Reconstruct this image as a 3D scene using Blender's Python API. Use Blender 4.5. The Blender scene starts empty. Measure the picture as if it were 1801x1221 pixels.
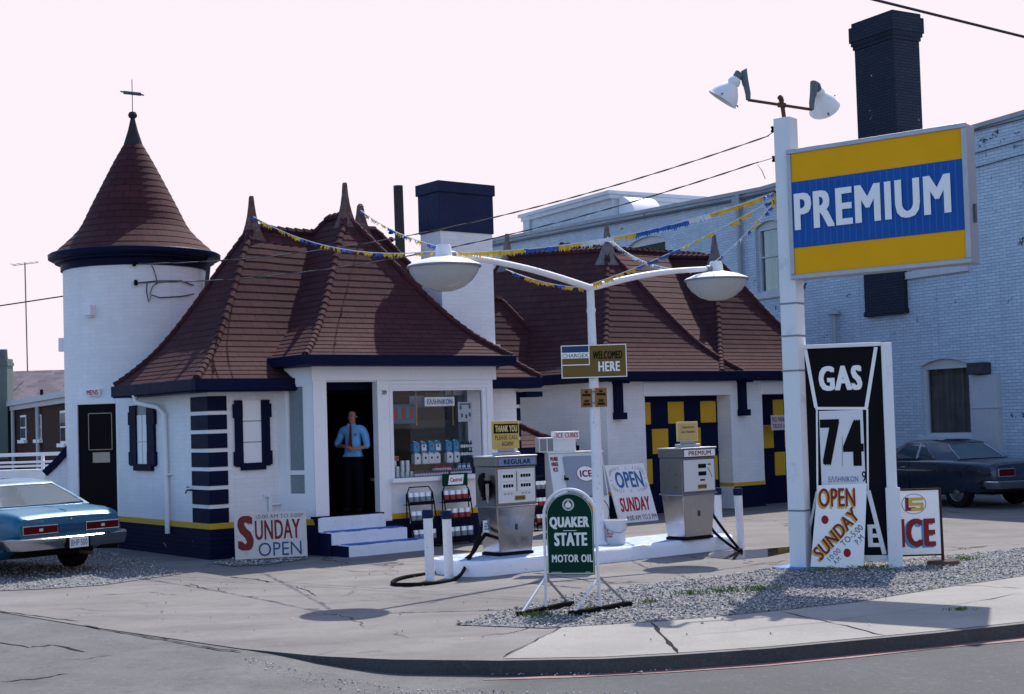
import bpy, bmesh, math, random
from mathutils import Vector, Matrix
R = math.radians
random.seed(7)
sc = bpy.context.scene
COL = sc.collection

# ------------------------------------------------------------------ camera
FPX, CXP, CYP = 2500.0, 900.5, 642.0          # focal length and principal point in photo pixels
PITCH, ROLL, HCAM = math.atan(100 / 2500), 0.030, 2.0
cd = bpy.data.cameras.new("camera"); cam = bpy.data.objects.new("camera", cd); COL.objects.link(cam)
cd.sensor_width = 36.0; cd.lens = 36.0 * FPX / 1801.0
cd.shift_x = 0.0; cd.shift_y = (CYP - 610.5) / 1801.0
cd.clip_start = 0.1; cd.clip_end = 2000
cam.matrix_world = Matrix.Translation((0, 0, HCAM)) @ Matrix.Rotation(R(90) + PITCH, 4, 'X') @ Matrix.Rotation(-ROLL, 4, 'Z')
sc.camera = cam

# ------------------------------------------------------------------ light
SUN_DIR = Vector((0.255, 0.735, 1.0)).normalized()   # towards the sun: behind the station, a little to the right
SUN_EL = math.asin(SUN_DIR.z); SUN_AZ = math.atan2(SUN_DIR.x, SUN_DIR.y)
w = bpy.data.worlds.new("World"); sc.world = w; w.use_nodes = True
nt = w.node_tree; nt.nodes.clear()
sky = nt.nodes.new('ShaderNodeTexSky'); sky.sky_type = 'NISHITA'; sky.sun_disc = False
sky.sun_elevation = SUN_EL; sky.sun_rotation = SUN_AZ
sky.air_density = 1.0; sky.dust_density = 1.0; sky.ozone_density = 5.0
bg = nt.nodes.new('ShaderNodeBackground'); bg.inputs[1].default_value = 0.15
out = nt.nodes.new('ShaderNodeOutputWorld')
hz = nt.nodes.new('ShaderNodeBackground'); hz.inputs[0].default_value = (.985, .89, .955, 1); hz.inputs[1].default_value = 0.585   # bright summer haze
tcw = nt.nodes.new('ShaderNodeTexCoord')
def wdot(vec, lo, hi, a, b_):
    d_ = nt.nodes.new('ShaderNodeVectorMath'); d_.operation = 'DOT_PRODUCT'; nt.links.new(tcw.outputs['Generated'], d_.inputs[0]); d_.inputs[1].default_value = vec
    r_ = nt.nodes.new('ShaderNodeMapRange'); r_.interpolation_type = 'SMOOTHSTEP'; nt.links.new(d_.outputs['Value'], r_.inputs[0])
    for k_, v_ in zip((1, 2, 3, 4), (lo, hi, a, b_)): r_.inputs[k_].default_value = v_
    return r_.outputs[0]
hm = nt.nodes.new('ShaderNodeMath'); hm.operation = 'MULTIPLY'                     # low haze, with brightness added right of the sun to lift the front walls
nt.links.new(wdot((.86, .5, 0), -.5, .14, .02, 1), hm.inputs[0]); nt.links.new(wdot((0, 0, 1), .32, .65, 1, .05), hm.inputs[1])
ms_ = nt.nodes.new('ShaderNodeMixShader'); nt.links.new(hm.outputs[0], ms_.inputs[0]); nt.links.new(bg.outputs[0], ms_.inputs[1]); nt.links.new(hz.outputs[0], ms_.inputs[2])
nt.links.new(sky.outputs[0], bg.inputs[0]); nt.links.new(ms_.outputs[0], out.inputs[0])
sd = bpy.data.lights.new("sun", 'SUN'); sd.energy = 3.6; sd.angle = R(0.5); sd.color = (1.0, 0.93, 0.84)
so = bpy.data.objects.new("sun", sd); COL.objects.link(so)
so.rotation_euler = (-SUN_DIR).to_track_quat('-Z', 'Y').to_euler()
sc.view_settings.view_transform = 'Standard'; sc.view_settings.look = 'None'
sc.view_settings.exposure = 0.78; sc.view_settings.gamma = 1.0

# ------------------------------------------------------------------ where things stand
_f0 = Vector((0, math.cos(PITCH), math.sin(PITCH))); _u0 = Vector((0, -math.sin(PITCH), math.cos(PITCH)))
def _ray(px, py):
    dx, dy = px - CXP, CYP - py; c, s = math.cos(ROLL), math.sin(ROLL)
    return _f0 * FPX + Vector((1, 0, 0)) * (c * dx + s * dy) + _u0 * (-s * dx + c * dy)
def gp(px, py, z=0.0):                 # measured point of the photograph -> point on the level z
    d = _ray(px, py); return Vector((0, 0, HCAM)) + d * ((z - HCAM) / d.z)
def at(px, py, Y):                     # measured point -> point at distance Y
    d = _ray(px, py); return Vector((0, 0, HCAM)) + d * (Y / d.y)
TH = R(38)                             # the station stands turned by 38 degrees
UD = Vector((math.cos(TH), math.sin(TH), 0)); VD = Vector((-math.sin(TH), math.cos(TH), 0))
CORNER = Vector((-4.75, 22.14, 0))
def st(u, v, z=0.0): return CORNER + UD * u + VD * v + Vector((0, 0, z))

# ------------------------------------------------------------------ mesh helpers
_txt = {}
def text2d(body, bold=0.0, shear=0.0, space=1.0):
    k = (body, bold, shear, space)
    if k not in _txt:
        cu = bpy.data.curves.new('t', 'FONT'); cu.body = body; cu.size = 1; cu.offset = bold; cu.shear = shear
        cu.space_character = space; cu.resolution_u = 3; cu.fill_mode = 'FRONT'; cu.align_x = 'CENTER'
        o = bpy.data.objects.new('t', cu); COL.objects.link(o)
        dg = bpy.context.evaluated_depsgraph_get(); me = o.evaluated_get(dg).to_mesh()
        vs = [(v.co.x, v.co.y) for v in me.vertices]; fs = [tuple(p.vertices) for p in me.polygons]
        o.evaluated_get(dg).to_mesh_clear(); bpy.data.objects.remove(o); bpy.data.curves.remove(cu)
        xs = [a for a, b in vs] or [0, 1]; ys = [b for a, b in vs] or [0, 1]
        x0, x1, y0, y1 = min(xs), max(xs), min(ys), max(ys)
        _txt[k] = ([((a - x0) / (x1 - x0 + 1e-9), (b - y0) / (y1 - y0 + 1e-9)) for a, b in vs], fs)
    return _txt[k]

class MB:
    def __init__(s): s.v, s.f, s.u, s.m, s.T = [], [], [], [], None
    def add(s, vs, fs, uvs=None, m=0):
        n = len(s.v); T = s.T
        s.v += [tuple(T @ Vector(p)) if T else tuple(p) for p in vs]
        for i, f in enumerate(fs):
            s.f.append(tuple(n + k for k in f)); s.u.append(uvs[i] if uvs else None); s.m.append(m)
        return s
    def box(s, x0, x1, y0, y1, z0, z1, m=0):
        if x0 > x1: x0, x1 = x1, x0
        if y0 > y1: y0, y1 = y1, y0
        if z0 > z1: z0, z1 = z1, z0
        return s.add([(x0,y0,z0),(x1,y0,z0),(x1,y1,z0),(x0,y1,z0),(x0,y0,z1),(x1,y0,z1),(x1,y1,z1),(x0,y1,z1)],
                     [(0,3,2,1),(4,5,6,7),(0,1,5,4),(1,2,6,5),(2,3,7,6),(3,0,4,7)], m=m)
    def bar(s, a, b, w, h=None, m=0, up=(0,0,1)):        # square bar between two points
        a, b = Vector(a), Vector(b); h = h or w; d = (b - a).normalized(); up = Vector(up)
        x = d.cross(up); x = x.normalized() if x.length > 1e-4 else Vector((1, 0, 0)); z = x.cross(d)
        vs = [p + x * i * w / 2 + z * j * h / 2 for p in (a, b) for i, j in ((-1,-1),(1,-1),(1,1),(-1,1))]
        return s.add(vs, [(0,1,2,3),(7,6,5,4),(0,4,5,1),(1,5,6,2),(2,6,7,3),(3,7,4,0)], m=m)
    def quad(s, a, b, c, d, m=0): return s.add([a, b, c, d], [(0,1,2,3)], m=m)
    def prism(s, poly, y0, y1, m=0):                      # polygon in x,z (counter-clockwise seen from -y) pushed from y0 to y1
        n = len(poly); vs = [(x, y0, z) for x, z in poly] + [(x, y1, z) for x, z in poly]
        return s.add(vs, [tuple(range(n)), tuple(range(2*n-1, n-1, -1))] + [(i, i+n, (i+1)%n+n, (i+1)%n) for i in range(n)], m=m)
    def slab(s, poly, z0, z1, m=0):                       # polygon in x,y pushed from z0 to z1
        n = len(poly); vs = [(x, y, z0) for x, y in poly] + [(x, y, z1) for x, y in poly]
        return s.add(vs, [tuple(range(n-1, -1, -1)), tuple(range(n, 2*n))] + [(i, (i+1)%n, (i+1)%n+n, i+n) for i in range(n)], m=m)
    def tube(s, pts, r, n=8, m=0, cap=True):
        pts = [Vector(p) for p in pts]; rs = r if isinstance(r, (list, tuple)) else [r] * len(pts)
        rings = []; ref = None
        for i, p in enumerate(pts):
            d = ((pts[min(i+1, len(pts)-1)] - pts[max(i-1, 0)])).normalized()
            if ref is None:
                ref = Vector((0,0,1)) if abs(d.z) < .9 else Vector((1,0,0))
            x = d.cross(ref).normalized(); y = x.cross(d).normalized(); ref = y
            rings.append([p + (x * math.cos(2*math.pi*k/n) + y * math.sin(2*math.pi*k/n)) * rs[i] for k in range(n)])
        vs = [q for rg in rings for q in rg]; fs = []
        for i in range(len(pts)-1):
            for k in range(n): fs.append((i*n+k, i*n+(k+1)%n, (i+1)*n+(k+1)%n, (i+1)*n+k))
        if cap: fs += [tuple(range(n-1,-1,-1)), tuple(range((len(pts)-1)*n, len(pts)*n))]
        return s.add(vs, fs, m=m)
    def lathe(s, prof, c=(0,0,0), n=32, m=0, a0=0.0, cap=True):      # profile of (radius, z), bottom to top
        c = Vector(c); vs = []; fs = []; us = []
        for r, z in prof:
            for k in range(n): vs.append(c + Vector((r*math.cos(a0+2*math.pi*k/n), r*math.sin(a0+2*math.pi*k/n), z)))
        vacc = 0
        for i in range(len(prof)-1):
            L = math.hypot(prof[i+1][0]-prof[i][0], prof[i+1][1]-prof[i][1]); rr = max(prof[i][0], prof[i+1][0])
            for k in range(n):
                fs.append((i*n+k, i*n+(k+1)%n, (i+1)*n+(k+1)%n, (i+1)*n+k))
                a, b = 2*math.pi*k/n*rr, 2*math.pi*(k+1)/n*rr
                us.append([(a, vacc), (b, vacc), (b, vacc+L), (a, vacc+L)])
            vacc += L
        if cap:
            if prof[0][0] > 1e-3: fs.append(tuple(range(n-1,-1,-1))); us.append([(0,0)]*n)
            if prof[-1][0] > 1e-3: fs.append(tuple(range((len(prof)-1)*n, len(prof)*n))); us.append([(0,0)]*n)
        return s.add(vs, fs, us, m=m)
    def text(s, body, x0, x1, z0, z1, y, bold=.02, shear=0, space=1.0, m=0, rot=0.0, flip=False):
        if x0 > x1: x0, x1 = x1, x0
        em = (z1-z0)/.73; e = max(0, min(bold,.055)-.004)*em*.75; ex, ez = e, e*.5
        vs, fs = text2d(body, 0.0, shear, max(space, 1+min(bold,.05)*2.4)); cx, cz = (x0+x1)/2, (z0+z1)/2; c, q = math.cos(rot), math.sin(rot)
        sh = [(0,0)] if e < .0015 else [(-1,-1),(1,1),(-1,1),(1,-1),(0,0)] if bold < .04 else [(-1,-1),(1,1),(-1,1),(1,-1),(0,1),(0,-1),(-.4,0),(.4,0)]
        for i, (hx, hz) in enumerate(sh):                      # strokes are thickened by overlapping copies a hair apart
            o = []
            for a, b in vs:
                px, pz = (a-.5)*(x1-x0-2*ex)+hx*ex, (b-.5)*(z1-z0-2*ez)+hz*ez
                o.append((cx + px*c - pz*q, y-.0003*i, cz + px*q + pz*c))
            s.add(o, fs, m=m)
        return s
    def disc(s, cx, cz, rx, rz, y, n=32, m=0, hole=0.0):
        if hole:
            vs = [(cx+k*rx*math.cos(2*math.pi*i/n), y, cz+k*rz*math.sin(2*math.pi*i/n)) for k in (1, hole) for i in range(n)]
            return s.add(vs, [(i, (i+1)%n, n+(i+1)%n, n+i) for i in range(n)], m=m)
        return s.add([(cx+rx*math.cos(2*math.pi*i/n), y, cz+rz*math.sin(2*math.pi*i/n)) for i in range(n)], [tuple(range(n))], m=m)
    def build(s, name, mats, parent=None, smooth=None, bevel=0.0, loc=None, rz=0.0):
        me = bpy.data.meshes.new(name); me.from_pydata(s.v, [], s.f)
        for mt in (mats if isinstance(mats, (list, tuple)) else [mats]): me.materials.append(mt)
        uvl = me.uv_layers.new(name='UVMap'); li = 0
        for p, uv, mi in zip(me.polygons, s.u, s.m):
            p.material_index = mi
            n = p.normal
            for k, l in enumerate(p.loop_indices):
                if uv: uvl.data[l].uv = uv[k]
                else:
                    co = me.vertices[me.loops[l].vertex_index].co
                    if abs(n.z) > .75: uvl.data[l].uv = (co.x, co.y)
                    elif abs(n.x) > abs(n.y): uvl.data[l].uv = (co.y, co.z)
                    else: uvl.data[l].uv = (co.x, co.z)
        if smooth is not None:
            me.polygons.foreach_set('use_smooth', [True]*len(me.polygons)); me.set_sharp_from_angle(angle=R(smooth))
        o = bpy.data.objects.new(name, me); COL.objects.link(o)
        if parent: o.parent = parent
        if loc is not None: o.location = loc
        o.rotation_euler.z = rz
        if bevel:
            b = o.modifiers.new('bevel', 'BEVEL'); b.width = bevel; b.segments = 2; b.limit_method = 'ANGLE'; b.angle_limit = R(40)
        return o

def tag(o, label=None, cat=None, group=None, kind=None):
    if label: o['label'] = label
    if cat: o['category'] = cat
    if group: o['group'] = group
    if kind: o['kind'] = kind
    return o
def thing(name, label, cat, loc=(0,0,0), rz=0.0, group=None):
    o = bpy.data.objects.new(name, None); COL.objects.link(o); o.location = loc; o.rotation_euler.z = rz
    o.empty_display_size = .2
    return tag(o, label, cat, group)
def kids(o): return [c for c in bpy.data.objects if c.parent == o]
def copy_tree(o, parent=None):
    c = o.copy(); COL.objects.link(c); c.parent = parent
    for ch in kids(o): copy_tree(ch, c)
    return c

# ------------------------------------------------------------------ materials
def newmat(name):
    m = bpy.data.materials.new(name); m.use_nodes = True; t = m.node_tree
    return m, t, t.nodes['Principled BSDF']
def N(t, typ, **kw):
    n = t.nodes.new(typ)
    for k, v in kw.items():
        if hasattr(n, k): setattr(n, k, v)
    return n
def mix(t, fac, a, b, mode='MIX'):
    n = t.nodes.new('ShaderNodeMix'); n.data_type = 'RGBA'; n.blend_type = mode
    for sock, val in ((n.inputs[0], fac), (n.inputs[6], a), (n.inputs[7], b)):
        if isinstance(val, bpy.types.NodeSocket): t.links.new(val, sock)
        elif isinstance(val, (tuple, list)): sock.default_value = (*val[:3], 1)
        else: sock.default_value = val
    return n.outputs[2]
def noise(t, vec, scale, detail=4, rough=.55, dist=0.0):
    n = t.nodes.new('ShaderNodeTexNoise'); n.inputs['Scale'].default_value = scale; n.inputs['Detail'].default_value = detail
    n.inputs['Roughness'].default_value = rough; n.inputs['Distortion'].default_value = dist
    t.links.new(vec, n.inputs['Vector']); return n.outputs['Fac']
def ramp(t, fac, lo, hi, a=0.0, b=1.0):
    n = t.nodes.new('ShaderNodeMapRange'); n.inputs[1].default_value = lo; n.inputs[2].default_value = hi
    n.inputs[3].default_value = a; n.inputs[4].default_value = b; n.clamp = True
    t.links.new(fac, n.inputs[0]); return n.outputs[0]
def sc_col(c, k): return tuple(min(1, x*k) for x in c)
def bump(t, b, h, strength, dist=.02, prev=None):
    n = t.nodes.new('ShaderNodeBump'); n.inputs['Strength'].default_value = strength; n.inputs['Distance'].default_value = dist
    t.links.new(h, n.inputs['Height'])
    if prev: t.links.new(prev, n.inputs['Normal'])
    t.links.new(n.outputs[0], b.inputs['Normal']); return n.outputs[0]
_mats = {}
def P(name, col=(.5,.5,.5), rough=.55, metal=0.0, var=.12, vs=2.5, bmp=.0, bs=60, dirt=0.0, dcol=(.12,.09,.07), ds=9.0, dlo=.58, coat=0.0, spec=None):
    if name in _mats: return _mats[name]
    m, t, b = newmat(name); tc = N(t, 'ShaderNodeTexCoord').outputs['Object']
    c = mix(t, noise(t, tc, vs), sc_col(col, 1-var), sc_col(col, 1+var))
    if dirt: c = mix(t, ramp(t, noise(t, tc, ds, 6, .65), dlo, dlo+.12, 0, dirt), c, dcol)
    t.links.new(c, b.inputs['Base Color'])
    rr = ramp(t, noise(t, tc, vs*3), .3, .7, max(.02, rough-.08), min(1, rough+.08)); t.links.new(rr, b.inputs['Roughness'])
    b.inputs['Metallic'].default_value = metal; b.inputs['Coat Weight'].default_value = coat; b.inputs['Coat Roughness'].default_value = .22; b.inputs['Specular IOR Level'].default_value = spec if spec is not None else (.5 if metal or coat else (.02 if max(col) < .05 else .07 if max(col) < .12 else .2))
    if bmp: bump(t, b, noise(t, tc, bs, 5), bmp, .01)
    _mats[name] = m; return m
def brick(name, col, mortar, bw=.215, bh=.072, var=.08, peel=0.0, peelcol=(.03,.028,.03), grime=.25, bstr=.5, rough=.7, pscale=2.2, streak=0.0):
    m, t, b = newmat(name); uv = N(t, 'ShaderNodeTexCoord').outputs['UV']; ob = N(t, 'ShaderNodeTexCoord').outputs['Object']
    br = N(t, 'ShaderNodeTexBrick'); t.links.new(uv, br.inputs['Vector']); br.inputs['Scale'].default_value = 1
    br.inputs['Brick Width'].default_value = bw; br.inputs['Row Height'].default_value = bh; br.inputs['Mortar Size'].default_value = .006
    br.inputs['Mortar Smooth'].default_value = .6; br.inputs['Bias'].default_value = 0
    br.inputs['Color1'].default_value = (*sc_col(col, 1-var), 1); br.inputs['Color2'].default_value = (*sc_col(col, 1+var), 1)
    br.inputs['Mortar'].default_value = (*mortar, 1)
    n1 = noise(t, ob, 1.1, 6, .6); n2 = noise(t, ob, 14, 5, .7)
    c = mix(t, ramp(t, n1, .4, .75, 0, grime), br.outputs['Color'], sc_col(col, .55))
    c = mix(t, ramp(t, n2, .55, .8, 0, grime), c, sc_col(col, .7))
    if streak:
        mp = N(t, 'ShaderNodeMapping'); t.links.new(ob, mp.inputs[0]); mp.inputs['Scale'].default_value = (5, 5, .25)
        c = mix(t, ramp(t, noise(t, mp.outputs[0], 1.5, 5, .6), .52, .75, 0, streak), c, sc_col(col, .45))
    if peel:
        pz = noise(t, ob, pscale, 8, .78, .6)
        c = mix(t, ramp(t, pz, peel, peel+.015, 0, 1), c, peelcol)
    t.links.new(c, b.inputs['Base Color']); b.inputs['Roughness'].default_value = rough; b.inputs['Specular IOR Level'].default_value = .02 if max(col) < .12 else .2
    inv = N(t, 'ShaderNodeMath', operation='SUBTRACT'); inv.inputs[0].default_value = 1; t.links.new(br.outputs['Fac'], inv.inputs[1])
    p = bump(t, b, inv.outputs[0], bstr, .012); bump(t, b, n2, .35, .01, p)
    return m

WHITE_BRICK = brick('white_painted_brick', (.76,.76,.80), (.70,.71,.75), bstr=.3, grime=.18, var=.03, streak=.12)
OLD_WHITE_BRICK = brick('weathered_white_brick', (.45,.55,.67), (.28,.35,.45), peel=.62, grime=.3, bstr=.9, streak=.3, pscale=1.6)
NAVY_BRICK = brick('navy_painted_brick', (.010,.013,.042), (.006,.008,.024), peel=.66, peelcol=(.25,.27,.35), pscale=3, bstr=.7, rough=.5)
BLACK_BRICK = brick('black_painted_brick', (.030,.038,.058), (.013,.016,.026), peel=.66, peelcol=(.3,.32,.36), pscale=3.4, bstr=.8)
DARK_BRICK = brick('dark_red_brick', (.055,.028,.028), (.05,.04,.04), bstr=.4)
WHITE = P('white_paint', (.78,.78,.82), .5, var=.05, bmp=.15, bs=30, dirt=.35, dcol=(.42,.42,.46), ds=5, dlo=.6)
WHITE_OLD = P('chipped_white_paint', (.74,.75,.80), .6, var=.06, bmp=.5, bs=25, dirt=.85, dcol=(.22,.24,.32), ds=22, dlo=.6)
CONC_WHITE = P('whitewashed_concrete', (.74,.77,.86), .8, var=.08, bmp=.9, bs=18, dirt=.7, dcol=(.25,.28,.36), ds=14, dlo=.62)
NAVY = P('navy_paint', (.008,.011,.036), .4, var=.2, bmp=.1, bs=30)
NAVY_CONC = P('navy_painted_concrete', (.010,.014,.045), .6, var=.2, bmp=.5, bs=25)
BLUE = P('blue_paint', (.02,.10,.36), .5, var=.2, dirt=.6, dcol=(.4,.45,.55), ds=15, dlo=.6)
YELLOW = P('yellow_paint', (.58,.34,.025), .5, var=.12)
CHROME = P('chrome', (.40,.40,.43), .16, 1.0, var=.05)
STEEL = P('brushed_steel', (.17,.17,.18), .34, 1.0, var=.1, vs=5, dirt=.35, dcol=(.16,.16,.17), ds=7)
ALU = P('aluminium', (.36,.37,.41), .45, .6, var=.08)
BLACK = P('black_paint', (.010,.010,.012), .45, var=.2)
DARK = P('dark_void', (.008,.008,.010), .9)
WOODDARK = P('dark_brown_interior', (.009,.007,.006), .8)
RUBBER = P('black_rubber', (.012,.012,.013), .7, bmp=.2)
GREY = P('grey_metal', (.20,.22,.25), .5, .3)
DGREY = P('dark_grey_metal', (.075,.09,.115), .5, .3)
RUST = P('rusty_iron', (.10,.055,.04), .8, var=.4, vs=20)
RED = P('red_paint', (.42,.015,.018), .45)
DRED = P('dark_red_paint', (.20,.012,.014), .5)
GREEN = P('dark_green_enamel', (.006,.035,.024), .3, var=.08)
CREAM = P('cream_paint', (.60,.50,.22), .55, dirt=.25)
GOLD = P('old_gold_paint', (.24,.15,.035), .5)
ORANGE = P('orange_paint', (.75,.30,.01), .5)
SKYBLUE = P('light_blue_paint', (.10,.30,.62), .5)
SIGNWHITE = P('sign_white', (.80,.80,.82), .5, var=.04, dirt=.25, dcol=(.45,.43,.42), ds=6)
PLAINWHITE = P('lettering_white', (.85,.85,.86), .5, var=.02)
SIGNBLUE = P('sign_blue_plastic', (.012,.085,.34), .35, var=.15, vs=4, spec=.08)
SIGNYEL = P('sign_yellow_plastic', (.80,.38,.008), .35, var=.08, vs=3, spec=.06)
GLOBE = P('lamp_diffuser', (.40,.41,.43), .3, var=.06, dirt=.2, dcol=(.5,.5,.5))
POLEWOOD = P('weathered_pole_wood', (.045,.042,.045), .85, var=.3, vs=12)
WEATHERED = P('weathered_finial_metal', (.115,.062,.062), .6, var=.45, vs=6, dirt=.7, dcol=(.16,.15,.16), ds=8, dlo=.5)
GREYSHINGLE = P('pale_grey_shingles', (.25,.22,.25), .9, var=.25, vs=9)
GREYGREEN = P('grey_green_render', (.10,.13,.13), .9)
WIRE = P('wire_insulation', (.05,.045,.05), .6)
WIREPALE = P('worn_wire', (.16,.15,.16), .6)

def glassmat(name, tint=(.9,.95,1), fac=1.0):
    m, t, b = newmat(name); t.nodes.remove(b); o = t.nodes['Material Output']
    tr = N(t, 'ShaderNodeBsdfTransparent'); tr.inputs[0].default_value = (*tint, 1)
    gl = N(t, 'ShaderNodeBsdfGlossy'); gl.inputs['Roughness'].default_value = .01
    fr = N(t, 'ShaderNodeFresnel'); fr.inputs[0].default_value = 1.28
    mx = N(t, 'ShaderNodeMixShader'); t.links.new(fr.outputs[0], mx.inputs[0]); t.links.new(tr.outputs[0], mx.inputs[1]); t.links.new(gl.outputs[0], mx.inputs[2])
    t.links.new(mx.outputs[0], o.inputs[0]); return m
GLASS = glassmat('window_glass', (.96,.98,1))
CARGLASS = P('car_glass', (.025,.055,.075), .03, var=.1, spec=1.0, coat=1.0)
WINGLASS = P('old_window_glass', (.05,.06,.075), .08, var=.3, spec=.8)
CURTAINGLASS = P('blind_behind_glass', (.20,.24,.27), .25, var=.12, vs=3)
CARBLUE = P('metallic_blue_car_paint', (.005,.100,.195), .5, .2, var=.06, coat=.45, spec=.3)
CARDARK = P('dark_blue_car_paint', (.006,.020,.045), .3, .3, var=.06, coat=.7)
TAIL = P('red_lens', (.075,.003,.005), .3, spec=.06)
SKIN = P('skin', (.31,.165,.115), .5, var=.06)
SHIRT = P('light_blue_shirt', (.14,.36,.68), .85, bmp=.4, bs=22, var=.22, vs=11)
TROUSERS = P('dark_navy_trousers', (.004,.004,.008), .85)
HAIR = P('dark_hair', (.012,.009,.008), .6)
TIE = P('rust_red_tie', (.13,.022,.012), .7, var=.5, vs=40)

def shingle(name='maroon_asphalt_shingles'):
    m, t, b = newmat(name); uv = N(t, 'ShaderNodeTexCoord').outputs['UV']; ob = N(t, 'ShaderNodeTexCoord').outputs['Object']
    br = N(t, 'ShaderNodeTexBrick'); t.links.new(uv, br.inputs['Vector']); br.inputs['Scale'].default_value = 1
    br.offset = .37; br.offset_frequency = 2; br.squash = 1
    br.inputs['Brick Width'].default_value = .30; br.inputs['Row Height'].default_value = 1.0; br.inputs['Mortar Size'].default_value = .014
    br.inputs['Mortar Smooth'].default_value = .1
    c0 = (.054,.0155,.0205)
    br.inputs['Color1'].default_value = (*sc_col(c0, .80), 1); br.inputs['Color2'].default_value = (*sc_col(c0, 1.22), 1)
    br.inputs['Mortar'].default_value = (.018,.011,.013, 1)
    c = mix(t, ramp(t, noise(t, ob, 1.3, 5, .6), .35, .7, 0, .45), br.outputs['Color'], (.034,.013,.018))
    c = mix(t, ramp(t, noise(t, ob, 130, 3, .7), .5, .8, 0, .5), c, (.095,.055,.06))
    c = mix(t, ramp(t, noise(t, ob, 16, 8, .8), .745, .76, 0, .8), c, (.40,.38,.40))
    t.links.new(c, b.inputs['Base Color']); b.inputs['Roughness'].default_value = .85; b.inputs['Specular IOR Level'].default_value = .15
    bump(t, b, noise(t, ob, 90, 4, .7), .6, .01)
    return m
SHINGLE = shingle()

def groundmat(name, col, stain, crack=0.0, joint=None, gscale=110, agg=.25, patch=.35, cscale=.22):
    m, t, b = newmat(name); ob = N(t, 'ShaderNodeTexCoord').outputs['Object']
    n1 = noise(t, ob, .35, 6, .6); n2 = noise(t, ob, 2.3, 6, .65); n3 = noise(t, ob, gscale, 3, .7)
    c = mix(t, ramp(t, n1, .3, .7), sc_col(col, .74), sc_col(col, 1.18))
    mp = N(t, 'ShaderNodeMapping'); t.links.new(ob, mp.inputs[0]); mp.inputs['Scale'].default_value = (.5, 1.6, 1); mp.inputs['Rotation'].default_value = (0, 0, R(-20))
    c = mix(t, ramp(t, noise(t, mp.outputs[0], .9, 7, .65, .4), .46, .68, 0, patch), c, stain)
    c = mix(t, ramp(t, n2, .5, .8, 0, patch), c, sc_col(col, .58)); c = mix(t, ramp(t, noise(t, ob, .8, 8, .75, .8), .60, .66, 0, patch*1.3), c, stain)
    c = mix(t, ramp(t, noise(t, ob, 7, 6, .75), .60, .70, 0, patch), c, sc_col(col, 1.35))
    c = mix(t, ramp(t, n3, .35, .75, 0, agg), c, sc_col(col, .45))
    c = mix(t, ramp(t, noise(t, ob, gscale*.6, 3, .7), .62, .75, 0, agg), c, sc_col(col, 1.7))
    c = mix(t, ramp(t, noise(t, ob, 30, 4, .7), .52, .68, 0, agg*.9), c, sc_col(col, .5)); c = mix(t, ramp(t, noise(t, ob, 13, 5, .7), .56, .70, 0, agg*.8), c, sc_col(col, 1.5))
    h = n3
    if crack:
        wv = N(t, 'ShaderNodeVectorMath', operation='ADD'); t.links.new(ob, wv.inputs[0])
        nc = N(t, 'ShaderNodeTexNoise'); nc.inputs['Scale'].default_value = 1.1; nc.inputs['Detail'].default_value = 5; t.links.new(ob, nc.inputs['Vector'])
        sm = N(t, 'ShaderNodeVectorMath', operation='SCALE'); sm.inputs[3].default_value = 1.1; t.links.new(nc.outputs['Color'], sm.inputs[0]); t.links.new(sm.outputs[0], wv.inputs[1])
        vo = N(t, 'ShaderNodeTexVoronoi'); vo.feature = 'DISTANCE_TO_EDGE'; vo.inputs['Scale'].default_value = cscale; t.links.new(wv.outputs[0], vo.inputs['Vector'])
        line = ramp(t, vo.outputs['Distance'], .0015, .006, 1, 0)
        mk = ramp(t, noise(t, ob, .45, 2), .45, .55, 0, crack)
        mm = N(t, 'ShaderNodeMath', operation='MULTIPLY'); t.links.new(line, mm.inputs[0]); t.links.new(mk, mm.inputs[1])
        c = mix(t, mm.outputs[0], c, (.02,.02,.022))
    t.links.new(c, b.inputs['Base Color']); b.inputs['Roughness'].default_value = .9; b.inputs['Specular IOR Level'].default_value = .3
    p = bump(t, b, n3, .5, .01); bump(t, b, n2, .25, .03, p)
    return m
FORECOURT = groundmat('worn_forecourt_paving', (.19,.180,.178), (.088,.083,.088), crack=1.0, patch=.6)
SIDEWALK = groundmat('pale_concrete', (.29,.28,.265), (.20,.195,.19), gscale=120, agg=.3, patch=.3)
KERB = groundmat('dark_kerb_concrete', (.075,.078,.082), (.03,.03,.032), gscale=60, agg=.6, patch=.6)
ROAD = groundmat('road_asphalt', (.088,.093,.098), (.06,.062,.07), crack=.5, gscale=70, agg=.6, cscale=.13)
GRAVEL = groundmat('gravel_bed', (.17,.175,.185), (.10,.10,.11), gscale=38, agg=.8)
EARTH = groundmat('far_ground', (.15,.15,.14), (.10,.10,.10))
PEBBLE, _t, _b = newmat('grey_pebbles'); _tc = N(_t, 'ShaderNodeTexCoord').outputs['Object']
_c = mix(_t, ramp(_t, noise(_t, _tc, 33, 2), .40, .62), (.045,.05,.06), (.54,.53,.53)); _t.links.new(mix(_t, ramp(_t, noise(_t, _tc, 21, 2), .6, .64), _c, (.24,.19,.15)), _b.inputs['Base Color']); _b.inputs['Roughness'].default_value = .85
REDSTRIP = brick('worn_red_brick_gutter', (.30,.16,.16), (.20,.17,.17), bw=.22, bh=.10, grime=.5)
WATER = P('puddle_water', (.02,.02,.022), .03, var=.1, spec=1.0)
GRASS = P('green_weeds', (.10,.17,.035), .7, var=.4, vs=30)

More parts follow.
